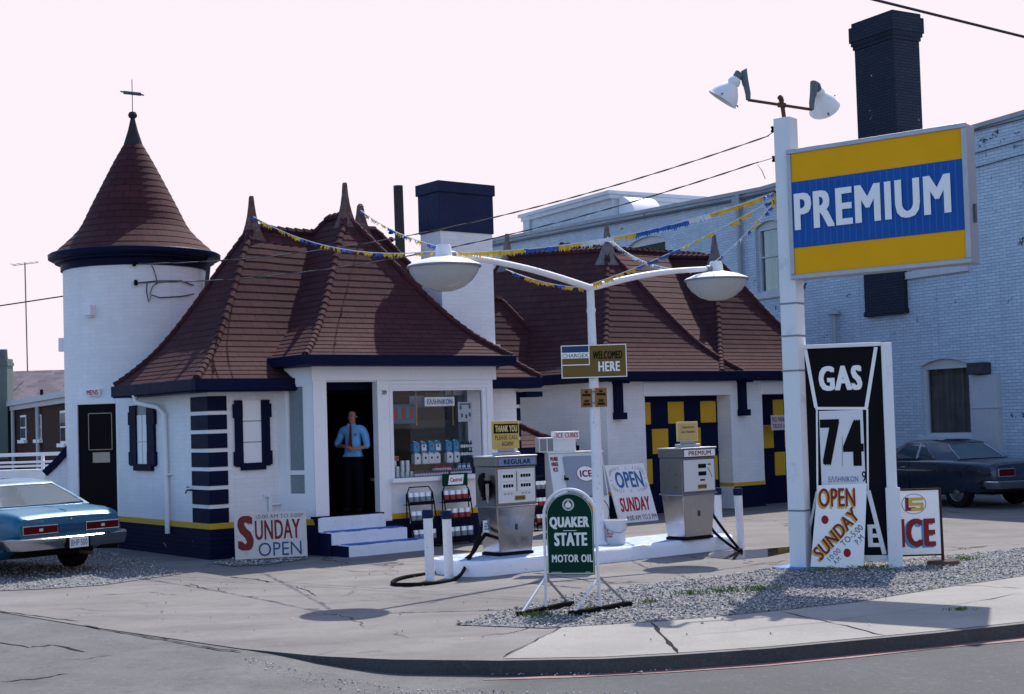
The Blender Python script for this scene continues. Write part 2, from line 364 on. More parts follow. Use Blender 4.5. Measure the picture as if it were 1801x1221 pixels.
# ================================================================== ground, road, pavement
def sstep(a, b, x):
    t = max(0, min(1, (x-a)/(b-a))); return t*t*(3-2*t)
def struct(o): o['kind'] = 'structure'; return o
g = MB(); g.quad((-900,-300,-.45),(900,-300,-.45),(900,1500,-.45),(-900,1500,-.45)); struct(g.build('ground', EARTH))
def roadz(x, y): return -.125 + .117 * sstep(-.9, -2.6, x)
g = MB(); xs = [-90,-40,-20,-12,-8,-6,-5] + [-4.5+.25*i for i in range(15)] + [0,2,5,10,20,40,90]; ys = [-40,-10,0,5,10,15,20,40,70]
vs = [(x,y,roadz(x,y)) for y in ys for x in xs]; nx = len(xs)
g.add(vs, [(j*nx+i, j*nx+i+1, (j+1)*nx+i+1, (j+1)*nx+i) for j in range(len(ys)-1) for i in range(nx-1)])
# road: asphalt that gives way to the worn concrete of the driveway apron on the left
t = ROAD.node_tree; b = t.nodes['Principled BSDF']; old = b.inputs['Base Color'].links[0].from_socket
ob = N(t, 'ShaderNodeTexCoord').outputs['Object']; sx = N(t, 'ShaderNodeSeparateXYZ'); t.links.new(ob, sx.inputs[0])
nn = noise(t, ob, 1.2, 5); ad = N(t, 'ShaderNodeMath', operation='MULTIPLY_ADD'); ad.inputs[1].default_value = 1.2; t.links.new(nn, ad.inputs[0]); t.links.new(sx.outputs[0], ad.inputs[2])
cc = mix(t, ramp(t, noise(t, ob, .8, 7, .7), .3, .7), (.075,.075,.080), (.15,.146,.152)); cc = mix(t, ramp(t, noise(t, ob, 110, 3, .7), .4, .75, 0, .35), cc, (.05,.05,.05)); cc = mix(t, ramp(t, noise(t, ob, 26, 5, .75), .52, .68, 0, .6), cc, (.045,.045,.05)); cc = mix(t, ramp(t, noise(t, ob, 11, 6, .75), .57, .68, 0, .5), cc, (.19,.185,.19))
cc = mix(t, ramp(t, noise(t, ob, 4, 6, .7), .56, .66, 0, .5), cc, (.06,.058,.064))
t.links.new(mix(t, ramp(t, ad.outputs[0], .1, .45), cc, old), b.inputs['Base Color'])
struct(g.build('road', ROAD, smooth=60))
KERBPX = [(425,1141),(560,1154),(690,1160),(880,1162),(1060,1159),(1190,1152),(1350,1141),(1500,1127),(1650,1113),(1801,1097),(2000,1074),(2300,1040)]
front = [gp(-500,1010),gp(-250,1045),gp(0,1076),gp(150,1101)] + [gp(*p) for p in KERBPX]
last = front[-1]; dl = (front[-1]-front[-2]).normalized()
poly = [(-60,front[0].y)] + [(p.x,p.y) for p in front] + [(last.x+dl.x*40, last.y+dl.y*40), (75,75), (-60,75)]
g = MB(); g.slab(poly, -.16, 0); g.m = [1]*len(g.m); g.m[1] = 0
struct(g.build('forecourt', [FORECOURT, KERB]))
def sheet(name, pts, z, m, kind='structure'):
    g = MB(); g.add([(p[0],p[1],z) for p in pts], [tuple(range(len(pts)))]); o = g.build(name, m); o['kind'] = kind; return o
def pxs(L, z=0.0): return [gp(x,y,z) for x,y in L]
kin = [gp(x,y-3) for x,y in [(886,1162)]+KERBPX[4:]]
sheet('pavement', kin + pxs([(2300,955),(2000,985),(1801,1012),(1650,1034),(1500,1060),(1330,1078),(1160,1093),(988,1104)]), .004, SIDEWALK)
def strip(name, px, wid, z, m):
    pts = [gp(x,y) for x,y in px]; g = MB(); L = []; Rr = []
    for i, p in enumerate(pts):
        d = (pts[min(i+1,len(pts)-1)]-pts[max(i-1,0)]).normalized(); nn = Vector((-d.y,d.x,0))
        ww = (wid[i] if isinstance(wid,(list,tuple)) else wid)*random.uniform(.25,1.25)*(.25 if i in (0, len(pts)-1) else 1)
        L.append(p+nn*ww/2); Rr.append(p-nn*ww/2)
    n = len(pts); g.add([(p.x,p.y,z) for p in Rr+L], [(i,i+1,n+i+1,n+i) for i in range(n-1)]); return struct(g.build(name, m))
CRACK = P('dark_joint_filler', (.03,.028,.03), .9)
def wob(px, n=5, amp=3):
    o = []
    for (x0,y0),(x1,y1) in zip(px,px[1:]):
        for k in range(n): o.append((x0+(x1-x0)*k/n+random.uniform(-amp,amp), y0+(y1-y0)*k/n+random.uniform(-amp,amp)*.35))
    return o+[px[-1]]
for px, wd, zz in [([(1146,1097),(1170,1122),(1192,1149)], .05, .008), ([(1372,1076),(1470,1098),(1557,1119)], .022, .008), ([(990,1103),(940,1128),(885,1157)], .014, .008),
               ([(1195,1121),(1450,1096),(1700,1061),(1801,1044)], .014, .008), ([(1680,1030),(1760,1034),(1801,1036)], .02, .008),
               ([(-80,1062),(0,1075),(70,1085),(140,1093)], .028, .003), ([(148,1100),(230,1115),(300,1127),(380,1141),(425,1147)], .035, .003),
               ([(650,1037),(720,1030),(900,1016)], .012, .003), ([(405,1015),(450,1020),(480,1024)], .05, .003), ([(335,1028),(362,1036),(400,1034)], .035, .003),
               ([(935,1008),(1000,1017),(1060,1025),(1140,1030)], .035, .003), ([(520,1032),(545,1040),(556,1049)], .02, .003), ([(0,1198),(60,1193),(120,1184)], .03, -.004),([(-20,1128),(50,1137),(95,1134),(150,1146)], .035, -.004),([(110,1160),(150,1158),(200,1151)], .012, -.004),([(1235,1008),(1290,1000),(1385,985)], .02, .003),([(180,1048),(260,1042),(310,1047)], .02, .003),([(560,1000),(640,1006),(700,1003)], .015, .003)]:
    strip('pavement_crack', wob(px), wd, zz, CRACK)
# a strip of worn red brick in the gutter
gut = [(850,1196),(1000,1192),(1190,1182),(1350,1171),(1500,1157),(1650,1140),(1801,1127),(2000,1103)]
pts = [gp(x,y,-.12) for x,y in gut]; g = MB(); up = []; acc = 0; us = []
for i,p in enumerate(pts):
    d = (pts[min(i+1,len(pts)-1)]-pts[max(i-1,0)]).normalized(); nn = Vector((-d.y,d.x,0)); up.append(p+nn*(.03 if i == 0 else .12 if i == 1 else .20))
vs = [(p.x,p.y,-.120) for p in pts]+[(p.x,p.y,-.120) for p in up]; n = len(pts); fs = []
for i in range(n-1):
    L = (pts[i+1]-pts[i]).length; fs.append((i,i+1,n+i+1,n+i)); us.append([(acc,0),(acc+L,0),(acc+L,.2),(acc,.2)]); acc += L
g.add(vs, fs, us); struct(g.build('brick_gutter', REDSTRIP))
# gravel
GR1 = [(800,1100),(905,1072),(1010,1048),(1120,1031),(1250,1017),(1380,998),(1480,992),(1600,985),(1700,976),(1801,965),(1950,950),(2300,925),(2300,958),(2000,988),(1801,1014),(1650,1036),(1500,1061),(1330,1079),(1160,1094),(960,1106)]
GR2 = [(-200,1052),(0,1040),(90,1036),(180,1030),(320,1010),(290,1000),(215,976),(120,960),(0,955),(-200,950)]
GR3 = [(372,992),(410,997),(470,994),(540,984),(541,976),(420,982)]
def inside(x, y, poly):
    c = False; j = len(poly)-1
    for i in range(len(poly)):
        if (poly[i][1] > y) != (poly[j][1] > y) and x < (poly[j][0]-poly[i][0])*(y-poly[i][1])/(poly[j][1]-poly[i][1])+poly[i][0]: c = not c
        j = i
    return c
sheet('gravel_bed', pxs(GR1), .008, GRAVEL); sheet('gravel_bed', pxs(GR2), .008, GRAVEL); sheet('gravel_bed', pxs(GR3), .008, GRAVEL)
OCT = [(1,0,0),(0,1,0),(-1,0,0),(0,-1,0),(0,0,1),(0,0,-1)]; OF = [(0,1,4),(1,2,4),(2,3,4),(3,0,4),(1,0,5),(2,1,5),(3,2,5),(0,3,5)]
rp = random.Random(3)
def pebbles(name, area, count, smin, smax, zf=lambda x,y: .008, spill=None):
    q = [(p.x,p.y) for p in area]; x0,x1 = min(a for a,b in q), max(a for a,b in q); y0,y1 = min(b for a,b in q), max(b for a,b in q)
    g = MB(); k = 0
    while k < count:
        x, y = rp.uniform(x0,x1), rp.uniform(y0,y1)
        if not inside(x,y,q): continue
        k += 1
        if spill and rp.random() < spill: x += rp.gauss(0,.18); y += rp.gauss(0,.18)
        s = rp.uniform(smin,smax); a = rp.uniform(0,6.28); c,sn = math.cos(a),math.sin(a); sx,sy,sz = s*rp.uniform(.8,1.5), s*rp.uniform(.6,1), s*rp.uniform(.4,.8); z = zf(x,y)+sz*.35+rp.uniform(0,.012)
        g.add([(x+(vx*sx*c-vy*sy*sn), y+(vx*sx*sn+vy*sy*c), z+vz*sz+rp.uniform(-.3,.3)*sz) for vx,vy,vz in OCT], OF)
    o = g.build(name, PEBBLE); o['kind'] = 'stuff'; return o
pebbles('gravel', pxs(GR1), 17000, .007, .021, spill=.07); pebbles('gravel', pxs(GR2), 8000, .007, .02, spill=.08); pebbles('gravel', pxs(GR3), 300, .012, .028)
pebbles('loose_stones', pxs([(420,1152),(560,1172),(720,1184),(1000,1192),(1150,1190),(1000,1206),(760,1208),(560,1192),(430,1168)]), 420, .004, .012, zf=lambda x,y: roadz(x,y)+.004)
pebbles('loose_stones', pxs([(640,1166),(800,1172),(1000,1176),(1190,1172),(1190,1182),(1000,1190),(800,1187),(660,1178)],-.12), 240, .006, .016, zf=lambda x,y: roadz(x,y)+.004)
pebbles('loose_stones', pxs([(0,1060),(300,1020),(700,990),(1400,985),(1100,1090),(1800,1090),(800,1155),(200,1100)]), 160, .005, .016)
sheet('puddle', pxs([(1243,980),(1262,970),(1330,967),(1392,962),(1398,970),(1350,980),(1290,985)]), .005, WATER)

# ================================================================== the station office
F_OFF = [0,.09,.2,.35,.52,.77,1]; T_OFF = [0,.15,.3,.45,.6,.8,1]
def prof(t):
    for i in range(len(T_OFF)-1):
        if t <= T_OFF[i+1]+1e-9:
            a = (t-T_OFF[i])/(T_OFF[i+1]-T_OFF[i]); return F_OFF[i]+a*(F_OFF[i+1]-F_OFF[i])
    return 1.0
_sm = [prof(i/40) for i in range(41)]
for _ in range(6): _sm = [_sm[0]]+[(_sm[i-1]+2*_sm[i]+_sm[i+1])/4 for i in range(1,40)]+[_sm[40]]
def prof(t):
    t = max(0,min(1,t))*40; i = min(39,int(t)); return _sm[i]+(t-i)*(_sm[i+1]-_sm[i])
rj = random.Random(11)
def hiproof(parent, u0,u1,v0,v1,z0,h,n=24,dh=0.0,sag=0.0,seg=8,caps=(0,1,2,3), name='roof', back=None):
    a = min(u1-u0, v1-v0)/2 if back is None else v1-v0-back; ab = a if back is None else back; alongu = back is not None or (u1-u0) >= (v1-v0)
    def pos(s, side, t):                   # s 0..1 along a side, side 0 front,1 right,2 back,3 left
        d = a*t; U0,U1,V0,V1 = u0+d,u1-d,v0+d,v1-ab*t
        p = [(U0+(U1-U0)*s,V0),(U1,V0+(V1-V0)*s),(U1+(U0-U1)*s,V1),(U0,V1+(V0-V1)*s)][side]
        q = (p[0]-u0-a)/(u1-u0-2*a+1e-6) if alongu else (p[1]-v0-a)/(v1-v0-2*a+1e-6); q = max(0,min(1,q))
        return Vector((p[0],p[1], z0+h*prof(t)+t*(dh*q)-sag*4*q*(1-q)*t*t))
    g = MB()
    for side in range(4):
        uv0 = side*3.3
        L = [(u1-u0),(v1-v0),(u1-u0),(v1-v0)][side]; nrm = [Vector((0,-1,0)),Vector((1,0,0)),Vector((0,1,0)),Vector((-1,0,0))][side]
        for i in range(n):
            t0,t1 = i/n,(i+1)/n
            off = nrm*.006+Vector((0,0,.006)); drop = nrm*.012-Vector((0,0,.004))
            lo = [pos(k/seg,side,t0)+off for k in range(seg+1)]; hi = [pos(k/seg,side,t1) for k in range(seg+1)]; un = [pos(k/seg,side,t0)-Vector((0,0,.02)) for k in range(seg+1)]
            row = un+lo+hi; m = seg+1; fs = []; us = []
            for k in range(seg):
                c = (row[k].x,row[k+1].x) if side in (0,2) else (row[k].y,row[k+1].y)
                d = (hi[k].x,hi[k+1].x) if side in (0,2) else (hi[k].y,hi[k+1].y)
                fs += [(k,k+1,m+k+1,m+k),(m+k,m+k+1,2*m+k+1,2*m+k)]; us += [[(uv0+c[0],i+.4),(uv0+c[1],i+.4),(uv0+c[1],i+.5),(uv0+c[0],i+.5)],[(uv0+c[0],i+.02),(uv0+c[1],i+.02),(uv0+d[1],i+.97),(uv0+d[0],i+.97)]]
            g.add(row, fs, us)
    r = g.build(name, SHINGLE, parent)
    for cnr in caps:
        g = MB()
        for i in range(n):
            p0, p1 = pos(0,cnr,i/n), pos(0,cnr,(i+1.15)/n)
            g.tube([p0+Vector((0,0,.008)), p1+Vector((0,0,-.004))], [.066,.058], n=8)
        g.build('hip_cap', SHINGLE, r, smooth=50)
    if back is not None or abs((u1-u0)-(v1-v0)) > .05:
        g = MB(); A = pos(0 if alongu else 0, 0 if alongu else 1, 1); B = pos(1, 0 if alongu else 1, 1); k = max(3,int((B-A).length/.16))
        for i in range(k):
            s0,s1 = i/k,(i+1.2)/k; g.tube([pos(s0,0 if alongu else 1,1)+Vector((0,0,.02)), pos(min(1,s1),0 if alongu else 1,1)+Vector((0,0,.005))],[.08,.065],n=7)
        g.build('ridge_cap', SHINGLE, r, smooth=50)
    return r
def ringbox(g, u0,u1,v0,v1,z0,z1,wd,m=0):
    g.box(u0,u1,v0,v0+wd,z0,z1,m); g.box(u0,u1,v1-wd,v1,z0,z1,m); g.box(u0,u0+wd,v0+wd,v1-wd,z0,z1,m); g.box(u1-wd,u1,v0+wd,v1-wd,z0,z1,m)
def finial(parent, u, v, z, h=.62, w=.25, m=None):
    k = w/.25; pr = [(.215*k,-.29),(.165*k,-.16),(.12*k,-.02),(.085*k,.13),(.06*k,.28),(.042*k,.45),(.031*k,h-.02),(.025*k,h)]
    g = MB(); g.lathe([(r*1.414,z_) for r,z_ in pr], (u,v,z), n=4, a0=math.pi/4); g.build('finial', m or WEATHERED, parent)
OFF = thing('station_office', 'white brick station office with maroon bell-cast shingle roof, navy quoins and a shop window', 'building', CORNER, TH)
def wallholes(g, x0,x1,z0,z1,holes,y,dep,m=0):      # wall in the x-z plane facing -y, with reveals
    xs = sorted({x0,x1,*[h[0] for h in holes],*[h[1] for h in holes]}); zs = sorted({z0,z1,*[h[2] for h in holes],*[h[3] for h in holes]})
    for a,b_ in zip(xs,xs[1:]):
        for c,d in zip(zs,zs[1:]):
            mx,mz = (a+b_)/2,(c+d)/2
            if not any(h[0]<mx<h[1] and h[2]<mz<h[3] for h in holes): g.quad((a,y,c),(b_,y,c),(b_,y,d),(a,y,d),m)
    for a,b_,c,d in holes:
        g.quad((a,y,c),(a,y,d),(a,y+dep,d),(a,y+dep,c),m); g.quad((b_,y,d),(b_,y,c),(b_,y+dep,c),(b_,y+dep,d),m)
        g.quad((a,y,d),(b_,y,d),(b_,y+dep,d),(a,y+dep,d),m); g.quad((b_,y,c),(a,y,c),(a,y+dep,c),(b_,y+dep,c),m)
# main walls (shell 0.2 thick)
g = MB(); g.box(0,1.25,0,.2,.56,2.62); g.box(0,.2,.2,4.4,.56,2.62); g.box(5.0,6.16,0,.2,.56,2.62); g.box(5.96,6.16,.2,4.4,.56,2.62); g.box(.2,5.78,4.2,4.4,.56,2.62)
g.build('wall', WHITE_BRICK, OFF)
g = MB(); ringbox(g,-.02,6.18,-.02,4.42,-.05,.47,.22); g.build('plinth', NAVY_BRICK, OFF)
g = MB(); ringbox(g,-.025,6.185,-.025,4.425,.47,.56,.22); g.build('stripe', YELLOW, OFF)
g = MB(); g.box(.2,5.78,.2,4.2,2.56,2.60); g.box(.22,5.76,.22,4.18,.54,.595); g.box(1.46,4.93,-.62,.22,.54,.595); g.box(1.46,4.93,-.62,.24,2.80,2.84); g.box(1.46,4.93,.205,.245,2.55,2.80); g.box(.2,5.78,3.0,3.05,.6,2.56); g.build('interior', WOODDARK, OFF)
for k in range(7):
    z1 = 2.54-.292*k
    for cu in (0,1):
        g = MB()
        if cu == 0: g.box(-.02,.31,-.02,.60,z1-.23,z1)
        else: g.box(5.9,6.18,-.02,.3,z1-.23,z1)
        g.build('quoin', NAVY, OFF, bevel=.006)
rf = hiproof(OFF,-.35,6.38,-.35,2.82,2.80,2.72,dh=.10,sag=.10,back=1.07)
finial(rf,1.75,1.75,5.44); finial(rf,3.97,1.75,5.60,h=.48)
g = MB(); ringbox(g,-.40,6.43,-.40,2.87,2.62,2.80,.10); g.box(-.38,6.41,-.38,0,2.60,2.62); g.box(-.38,0,0,2.85,2.60,2.62); g.box(6.16,6.41,0,2.85,2.60,2.62); g.build('gutter', NAVY, OFF, bevel=.012)
# corner soffit bracket by the right-hand end
g = MB(); g.box(6.18,6.56,-.2,.1,2.44,2.54); g.build('eave_bracket', NAVY, OFF)
# bay
g = MB(); wallholes(g,1.43,5.0,.0,2.96,[(1.66,2.62,.60,2.72),(2.85,4.90,1.12,2.66)],-.75,.12)
g.build('bay_front', WHITE, OFF)
g = MB(); g.quad((1.43,-.63,.6),(1.66,-.63,.6),(1.66,-.63,2.96),(1.43,-.63,2.96)); g.box(1.45,5.0,-.75,.3,2.96,3.0)
g.box(4.94,5.0,-.74,0,.0,.56); g.box(4.94,5.0,-.74,0,.56,1.12); g.box(4.94,5.0,-.74,-.66,1.12,2.96); g.box(4.94,5.0,-.08,0,1.12,2.96); g.box(4.94,5.0,-.66,-.08,2.62,2.96)
g.build('bay_side', WHITE, OFF)
# canted left side of the bay with its narrow window
A0, A1 = Vector((1.2,0,0)), Vector((1.43,-.75,0)); LS = (A1-A0).length; angS = math.atan2(A1.y-A0.y, A1.x-A0.x)
side = bpy.data.objects.new('bay_side', None)
g = MB(); g.T = Matrix.Translation(A0) @ Matrix.Rotation(angS,4,'Z')
wallholes(g,0,LS,0,2.96,[(.20,.60,.92,2.70)],0,.07); g.build('bay_side', WHITE, OFF)
g = MB(); g.T = Matrix.Translation(A0) @ Matrix.Rotation(angS,4,'Z')
g.box(.20,.24,.012,.065,.92,2.70); g.box(.56,.60,.012,.065,.92,2.70); g.box(.24,.56,.012,.065,2.66,2.70); g.box(.24,.56,.012,.065,.92,.96); g.box(.24,.56,.012,.065,1.26,1.33)
sw = g.build('side_window', WHITE, OFF)
g = MB(); g.T = Matrix.Translation(A0) @ Matrix.Rotation(angS,4,'Z'); g.box(.24,.56,.04,.05,.96,2.66); g.build('pane', CURTAINGLASS, sw)
g = MB(); g.box(1.40,1.435,-.80,-.0,.0,.0001) if False else None
g = MB(); g.box(2.68,5.02,-.775,-.75,-.05,.47); g.box(5.0,5.02,-.75,0,-.05,.47); g.build('plinth', NAVY_CONC, OFF)
g = MB(); g.T = Matrix.Translation(A0) @ Matrix.Rotation(angS,4,'Z'); g.box(-.03,LS+.02,-.02,.0,-.05,.47); g.build('plinth', NAVY_CONC, OFF)
g = MB(); g.box(2.68,5.025,-.78,-.75,.47,.56); g.build('stripe', YELLOW, OFF)
g = MB(); g.T = Matrix.Translation(A0) @ Matrix.Rotation(angS,4,'Z'); g.box(-.03,LS+.02,-.025,.0,.47,.56); g.build('stripe', YELLOW, OFF)
g = MB(); g.box(1.40,5.05,-.80,-.75,2.74,2.97); g.build('fascia', WHITE, OFF, bevel=.006)
# door frame, corner posts
g = MB(); g.box(1.42,1.665,-.79,-.75,.6,2.74); g.box(2.615,2.84,-.79,-.75,.45,2.74); g.build('door_frame', WHITE, OFF, bevel=.006)
# shop window
g = MB()
for x0,x1,z0,z1 in ((2.845,2.90,1.12,2.66),(4.85,4.905,1.12,2.66),(2.90,4.85,2.60,2.66)): g.box(x0,x1,-.785,-.70,z0,z1)
for x0,x1,z0,z1 in ((2.90,2.935,1.14,2.60),(4.77,4.85,1.14,2.60),(2.935,4.77,2.565,2.60)): g.box(x0,x1,-.755,-.68,z0,z1)
swn = g.build('shop_window', WHITE, OFF, bevel=.004)
g = MB(); g.box(2.935,4.77,-.715,-.709,1.13,2.565); g.build('pane', GLASS, swn)
g = MB(); g.box(2.80,4.95,-.90,-.66,1.06,1.13); g.build('sill', WHITE, swn, bevel=.01)
g = MB(); g.box(2.86,4.93,-.655,-.12,1.085,1.125); g.build('display_shelf', P('pale_shelf',(.35,.36,.36),.6), swn)
g = MB(); g.box(1.40,2.66,-.83,-.3,.52,.60); g.build('threshold', WOODDARK, OFF)
br_ = hiproof(OFF,1.12,5.17,-1.10,3.6,3.12,2.58,n=25)
finial(br_,3.145,.925,5.62,h=.66)
g = MB(); ringbox(g,1.06,5.23,-1.16,3.0,2.97,3.14,.14); g.box(1.20,5.10,-1.02,-.1,2.965,3.0); g.build('gutter', NAVY, OFF, bevel=.015)
# chimney
g = MB(); g.box(4.55,5.70,.05,.67,2.5,5.41)
g.prism([(5.0,0),(6.06,0),(6.06,2.52),(5.80,3.0),(5.73,3.40),(5.0,3.40)],-.05,.3)
ch = g.build('chimney', WHITE_BRICK, OFF)
g = MB(); g.box(4.525,5.725,.025,.695,5.41,6.24); g.box(4.495,5.755,-.005,.725,6.10,6.30); g.build('chimney_cap', P('navy_rough_paint',(.016,.022,.062),.5,var=.25,bmp=.8,bs=14), ch, bevel=.012)
# shuttered blind windows
def blindwin(par, x0,x1,z0,z1,sl,sr,y=-.02):
    g = MB(); g.box(x0+sl,x1-sr,y-.004,y+.02,z0,z1); o = g.build('window', WHITE_BRICK if y<-.5 else WHITE, par)
    g = MB()
    for k in range(2): g = MB(); g.box(x0+sl,x1-sr,y-.008,y,z0+(z1-z0)*(k+1)/3-.008,z0+(z1-z0)*(k+1)/3+.008); g.build('glazing_bar', GREY, o)
    return o
def shutter(par, x0,x1,z0,z1,y,notch):
    g = MB(); g.box(x0,x1,y-.05,y,z0,z1); 
    for zz in (z0+.02, z1-.28): g.box(x0+min(0,notch),x1+max(0,notch),y-.055,y-.002,zz,zz+.22)
    g.build('shutter', NAVY, par, bevel=.006)
wn = blindwin(OFF,.44,1.05,1.47,2.47,.13,.15); shutter(wn,.44,.57,1.42,2.47,0,-.03); shutter(wn,.90,1.05,1.42,2.47,0,.03)
g = MB(); g.box(.53,.96,-.06,0,1.36,1.475); g.build('sill', NAVY, wn, bevel=.006)
LW = bpy.data.objects.new('window', None)
def leftT(): return Matrix.Rotation(R(-90),4,'Z')      # x -> -v
class LB(MB):
    def __init__(s): super().__init__(); s.T = leftT()
g = LB(); g.box(-2.68,-2.24,-.024,0,1.47,2.30); wl = g.build('window', WHITE, OFF)
g = LB(); g.box(-2.68,-2.24,-.022,0,2.30,2.46); g.build('lattice', GREY, wl)
g = LB(); g.box(-2.475,-2.455,-.03,0,1.47,2.30); g.box(-2.68,-2.24,-.03,0,1.84,1.86); g.build('glazing_bar', P('pale_grey_paint',(.5,.5,.54),.6), wl)
for x0,x1,nt_ in ((-2.96,-2.68,-.04),(-2.24,-1.96,.04)):
    g = LB(); g.box(x0,x1,-.05,0,1.44,2.47)
    for zz in (1.46,2.14): g.box(x0+min(0,nt_),x1+max(0,nt_),-.055,0,zz,zz+.22)
    g.build('shutter', NAVY, wl, bevel=.006)
g = LB(); g.box(-2.80,-2.06,-.06,0,1.36,1.475); g.build('sill', NAVY, wl, bevel=.006)
# rainwater pipe on the left wall, service pipe on the front wall
g = MB(); g.tube([(-.36,1.98,2.63),(-.34,1.96,2.50),(-.12,1.62,2.42),(-.06,1.50,2.30),(-.06,1.45,.35)],.042,n=10); dp = g.build('downpipe', WHITE, OFF, smooth=40)
g = MB(); g.box(-.08,0,1.36,1.54,1.30,1.33); g.build('pipe_clip', WHITE, dp)
g = MB(); g.tube([(1.02,-.05,.0),(1.02,-.05,.92),(.93,-.05,.95)],.03,n=8); g.tube([(1.03,-.05,.80),(1.2,-.05,.80)],.02,n=8); g.build('vent_pipe', WHITE, OFF, smooth=40)
g = MB(); g.tube([(0,.62,1.07),(-.10,.62,1.07),(-.12,.62,1.02)],.016,n=8); g.tube([(-.08,.58,1.12),(-.08,.66,1.12)],.012,n=6); g.build('tap', DGREY, OFF, smooth=40)
# house number plate
g = MB(); g.prism([(2.66,2.585),(2.66,2.50),(2.70,2.47),(2.77,2.47),(2.81,2.50),(2.81,2.585)],-.80,-.79); hn = g.build('number_plate', SIGNWHITE, OFF)
g = MB(); g.text('789',2.685,2.785,2.50,2.575,-.803,bold=.03); g.build('lettering', BLACK, hn)

# steps
def roughbox(g, x0,x1,y0,y1,z0,z1, nx=14, ny=3, amp=.012):
    rr = random.Random(int(x0*100+z0*77)); top = []
    for j in range(ny+1):
        for i in range(nx+1):
            e = i in (0,nx) or j in (0,ny)
            top.append((x0+(x1-x0)*i/nx+rr.uniform(-amp,amp)*(1 if e else .2), y0+(y1-y0)*j/ny+rr.uniform(-amp,amp)*(1 if e else .2), z1-(amp*rr.random()*1.6 if e else 0)))
    m = nx+1; ring = [i for i in range(m)]+[j*m+nx for j in range(1,ny+1)]+[ny*m+i for i in range(nx-1,-1,-1)]+[j*m for j in range(ny-1,0,-1)]
    vs = top+[(top[i][0],top[i][1],z0) for i in ring]; fs = [(j*m+i,j*m+i+1,(j+1)*m+i+1,(j+1)*m+i) for j in range(ny) for i in range(nx)]
    nb = len(top); k = len(ring)
    fs += [(ring[(i+1)%k],ring[i],nb+i,nb+(i+1)%k) for i in range(k)]
    g.add(vs, fs); return g
STP = thing('entrance_steps', 'three whitewashed concrete steps with a navy side below the open doorway', 'steps', st(2.05,-1.1), TH)
for x0,x1,y0,z0,z1 in ((-.63,.62,.24,.36,.585),(-.60,.80,-.10,.17,.37),(-.50,.93,-.45,-.05,.18)):
    g = MB(); roughbox(g,x0,x1,y0,y0+.34 if z1<.5 else .33,z0,z1); sp = g.build('step', CONC_WHITE, STP)
    g = MB(); g.box(x0-.035 if z1<.3 else x0-.02,x0-.001,y0+.02,.33,-.05,z1-.02); g.box(x0+.02,x1-.02,y0+.03,y0+.06,z0-.02,z0+.0) if z1>.3 else None; g.build('painted_side', NAVY_CONC, sp); g = MB(); g.box(x0+.03,x1-.03,y0+.035,y0+.30,z1-.02,z1+.004); g.build('tread', BLUE, sp)
    if z1 > .3:
        g = MB(); g.box(x0+.03,x1-.03,y0+.03,.33,-.05,z0-.003); g.build('step_core', NAVY_CONC, STP)

# ================================================================== round tower
TC = at(233.7, 470, 26.4); TC = Vector((TC.x+.05, 26.4, 0)); TR = 1.30
TOW = thing('round_tower', 'round white brick tower with conical maroon shingle roof and weathervane', 'tower', TC)
g = MB(); g.lathe([(TR,-.1),(TR,5.08)], n=72); g.build('wall', WHITE_BRICK, TOW, smooth=40)
cone = [(1.50,5.28),(1.30,5.46),(.99,5.76),(.82,6.13),(.585,6.6),(.35,7.07),(.15,7.42)]
def cr(z):
    for (r0,z0),(r1,z1) in zip(cone,cone[1:]):
        if z<=z1+1e-6: return r0+(r1-r0)*(z-z0)/(z1-z0)
g = MB(); n = 17; seg = 64
cp = [(cr(5.28+(7.42-5.28)*i/n),5.28+(7.42-5.28)*i/n) for i in range(n+1)]
cps = [cp[0]]+[((cp[i-1][0]+2*cp[i][0]+cp[i+1][0])/4,cp[i][1]) for i in range(1,n)]+[cp[n]]
for i in range(n):
    (r0,z0),(r1,z1) = cps[i],cps[i+1]
    rows = [(r0-.01,z0-.02),(r0+.007,z0+.004),(r1,z1)]; vs = [(r*math.cos(2*math.pi*k/seg),r*math.sin(2*math.pi*k/seg),z) for r,z in rows for k in range(seg)]; fs = []; us = []
    for q in range(2):
        for k in range(seg):
            fs.append((q*seg+k,q*seg+(k+1)%seg,(q+1)*seg+(k+1)%seg,(q+1)*seg+k)); a,b2 = k/seg*2*math.pi*r0,(k+1)/seg*2*math.pi*r0
            us.append([(a,i+.3),(b2,i+.3),(b2,i+.4),(a,i+.4)] if q==0 else [(a,i+.02),(b2,i+.02),(b2,i+.97),(a,i+.97)])
    g.add(vs, fs, us)
rf = g.build('cone_roof', SHINGLE, TOW)
g = MB(); g.lathe([(.175,7.38),(.165,7.42),(.09,7.66),(.045,7.86),(.04,7.88),(.075,7.91),(.085,7.95),(.06,8.0),(0.005,8.02)], n=20); g.build('finial', P('dark_maroon_grey_metal',(.04,.035,.045),.5,var=.3), rf, smooth=40)
g = MB(); g.tube([(0,0,7.98),(0,0,8.62)],.008,n=6); wv = g.build('weathervane', WIREPALE, TOW)
g = MB(); g.T = Matrix.Translation((0,0,8.36)) @ Matrix.Rotation(R(-25),4,'Z') @ Matrix.Rotation(R(12),4,'Y'); g.box(-.20,.20,-.10,.10,-.012,.012); g.box(-.20,.20,-.015,.015,-.03,.03); g.build('vane', DGREY, wv)
g = MB(); g.lathe([(1.30,4.99),(1.34,5.0),(1.34,5.12),(1.44,5.14),(1.44,5.17),(1.50,5.19),(1.555,5.22),(1.56,5.29),(1.53,5.31),(1.49,5.28),(1.44,5.27)], n=72, cap=False); g.build('gutter', NAVY, TOW, smooth=30)
g = MB(); g.tube([(1.45,-.35,5.2),(1.42,-.30,5.0),(1.36,-.2,4.7),(1.36,-.2,4.0)],.04,n=8); g.build('downpipe', DGREY, TOW, smooth=40)
